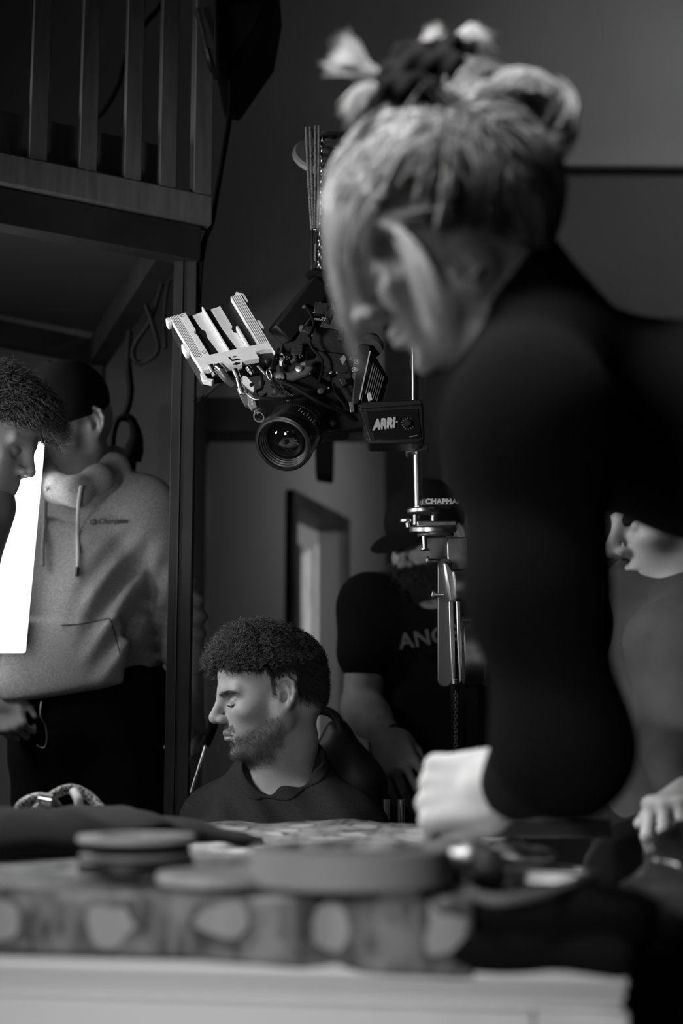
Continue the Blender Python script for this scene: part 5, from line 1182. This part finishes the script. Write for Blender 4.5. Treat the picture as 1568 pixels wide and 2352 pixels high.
MB().tube([P(x, y, d) for x, y, d in ((40, 1885, 2.08), (48, 1850, 2.08), (90, 1832, 2.08), (128, 1850, 2.1), (135, 1875, 2.1), (100, 1884, 2.06), (60, 1880, 2.05))], .0075, 12).build('cable_loop', mb_, bc_)
MB().tube([P(x, y, d) for x, y, d in ((168, 1815, 2.09), (180, 1838, 2.08), (181, 1860, 2.08), (176, 1882, 2.08))], .0065, 10).build('band', M['lightgrey'], bc_)
MB().rod(P(88, 1832, 2.05), P(122, 1838, 2.05), .0085).rod(P(86, 1868, 2.04), P(120, 1872, 2.04), .0075).build('clasp', M['chrome'], bc_)
# bag with an open zip on the right end of the counter
S = Sdf(); p = P(1225, 2050, 1.27); zb2 = ztop
S.ell((p.x, p.y, p.z-.012), (.105, .055, .026), k=.02); S.ell((p.x+.02, p.y+.01, zb2+.012), (.08, .05, .02), k=.03)
S.ell((p.x-.005, p.y+.0, p.z+.014), (.08, .034, .018), k=.008, op='-'); S.box((p.x, p.y, zb2-.05), (.4, .4, .05), .0005, k=.002, op='-')
S.disp = lambda q: .004*wob(q, 95, 30)
bag = empty('open_bag', p, 'black soft bag with its zip open on the right end of the counter', 'bag')
sdf_obj(S, 'bag_shell', M['carbon'], bag, .004, 2)
MB().tube([P(x, y, d) for x, y, d in ((1075, 2050, 1.22), (1140, 2068, 1.19), (1230, 2055, 1.2), (1300, 2035, 1.23), (1362, 2012, 1.28))], .005, 8).build('bag_lip', M['grey'], bag)
MB().tube([P(x, y, d) for x, y, d in ((1090, 2000, 1.27), (1160, 1990, 1.32), (1260, 1993, 1.35), (1330, 2003, 1.34), (1365, 2020, 1.3))], .0035, 8).build('zip_edge', M['alu'], bag)
MB().tube([P(x, y, d) for x, y, d in ((1165, 2045, 1.24), (1180, 2028, 1.25), (1200, 2030, 1.26))], .0035, 8).build('zip_pull', M['alu'], bag)
# dark cloth falling over the right front corner
S = Sdf()
for a_, b_, z_, r_0, rb, h_ in ((.08, .05, ztop+.014, .07, .04, .013), (.10, .012, ztop+.012, .06, .018, .011), (.02, .05, ztop+.008, .025, .05, .010)):
    q = C3(a_, b_, z_); S.ell(q, (r_0, rb, h_), k=.03)
S.cap(C3(.12, .0, ztop+.016), C3(.01, .0, ztop+.008), .011, .009, k=.02)
S.disp = lambda q: .004*wob(q, 97, 34)
o, _, _ = sdf_obj(S, 'dark_scarf', M['carbon'], None, .004, 2); tag(o, 'dark cloth bunched over the right front corner of the cabinet', 'cloth')
# foil packets under the woman's hand and beside the bag
for i, (px, py, w2, h2, lb_) in enumerate(((1145, 1975, .035, .010, 'silver foil packet in front of the woman\'s fist'), (1085, 2020, .030, .018, 'crumpled foil heap left of the open bag'), (1190, 1980, .04, .008, 'flat foil packet behind the open bag'), (925, 1965, .03, .006, 'small foil scrap in the middle of the cloth'), (1130, 1952, .022, .006, 'foil strip touching the woman\'s sleeve'))):
    c = on(px, py); S = Sdf(); S.ell((c.x, c.y, zc+h2*.8), (w2, w2*.6, h2)); S.disp = lambda q: .0025*wob(q, 100+i, 120)
    o, _, _ = sdf_obj(S, 'foil_packet', M['silver'], None, .0025, 0); tag(o, lb_, 'foil packet', 'foil packets')
# dark case under the woman's sleeve
c = on(1210, 1925); o = MB().box((c.x, c.y, zc+.013), (.10, .03, .011), Matrix.Rotation(.1, 3, 'Z')).build('flat_case', M['black'], None, bev=.003); tag(o, 'flat black case lying below the woman\'s sleeve', 'case')
# clear crumpled plastic bag and printed bag at the right edge
S = Sdf()
for px, py, D, r in ((1545, 2010, 1.5, .03), (1570, 2060, 1.5, .04), (1520, 2040, 1.52, .018), (1590, 1990, 1.52, .04)): S.ell(P(px, py, D), (r, r*.7, r*1.3), k=.03)
S.disp = lambda q: .009*wob(q, 111, 70)
o, _, _ = sdf_obj(S, 'plastic_bag', M['polybag'], None, .003, 0); tag(o, 'shiny crumpled plastic bag hanging at the right edge below the hand', 'bag')
S = Sdf(); S.ell(P(1560, 2250, 1.45), (.075, .06, .10)); S.ell(P(1500, 2110, 1.5), (.045, .05, .035), k=.04); S.disp = lambda q: .008*wob(q, 112, 40)
o, _, _ = sdf_obj(S, 'printed_bundle', M['bundle'], None, .004, 1); tag(o, 'dark patterned cloth bundle at the lower right edge', 'cloth')
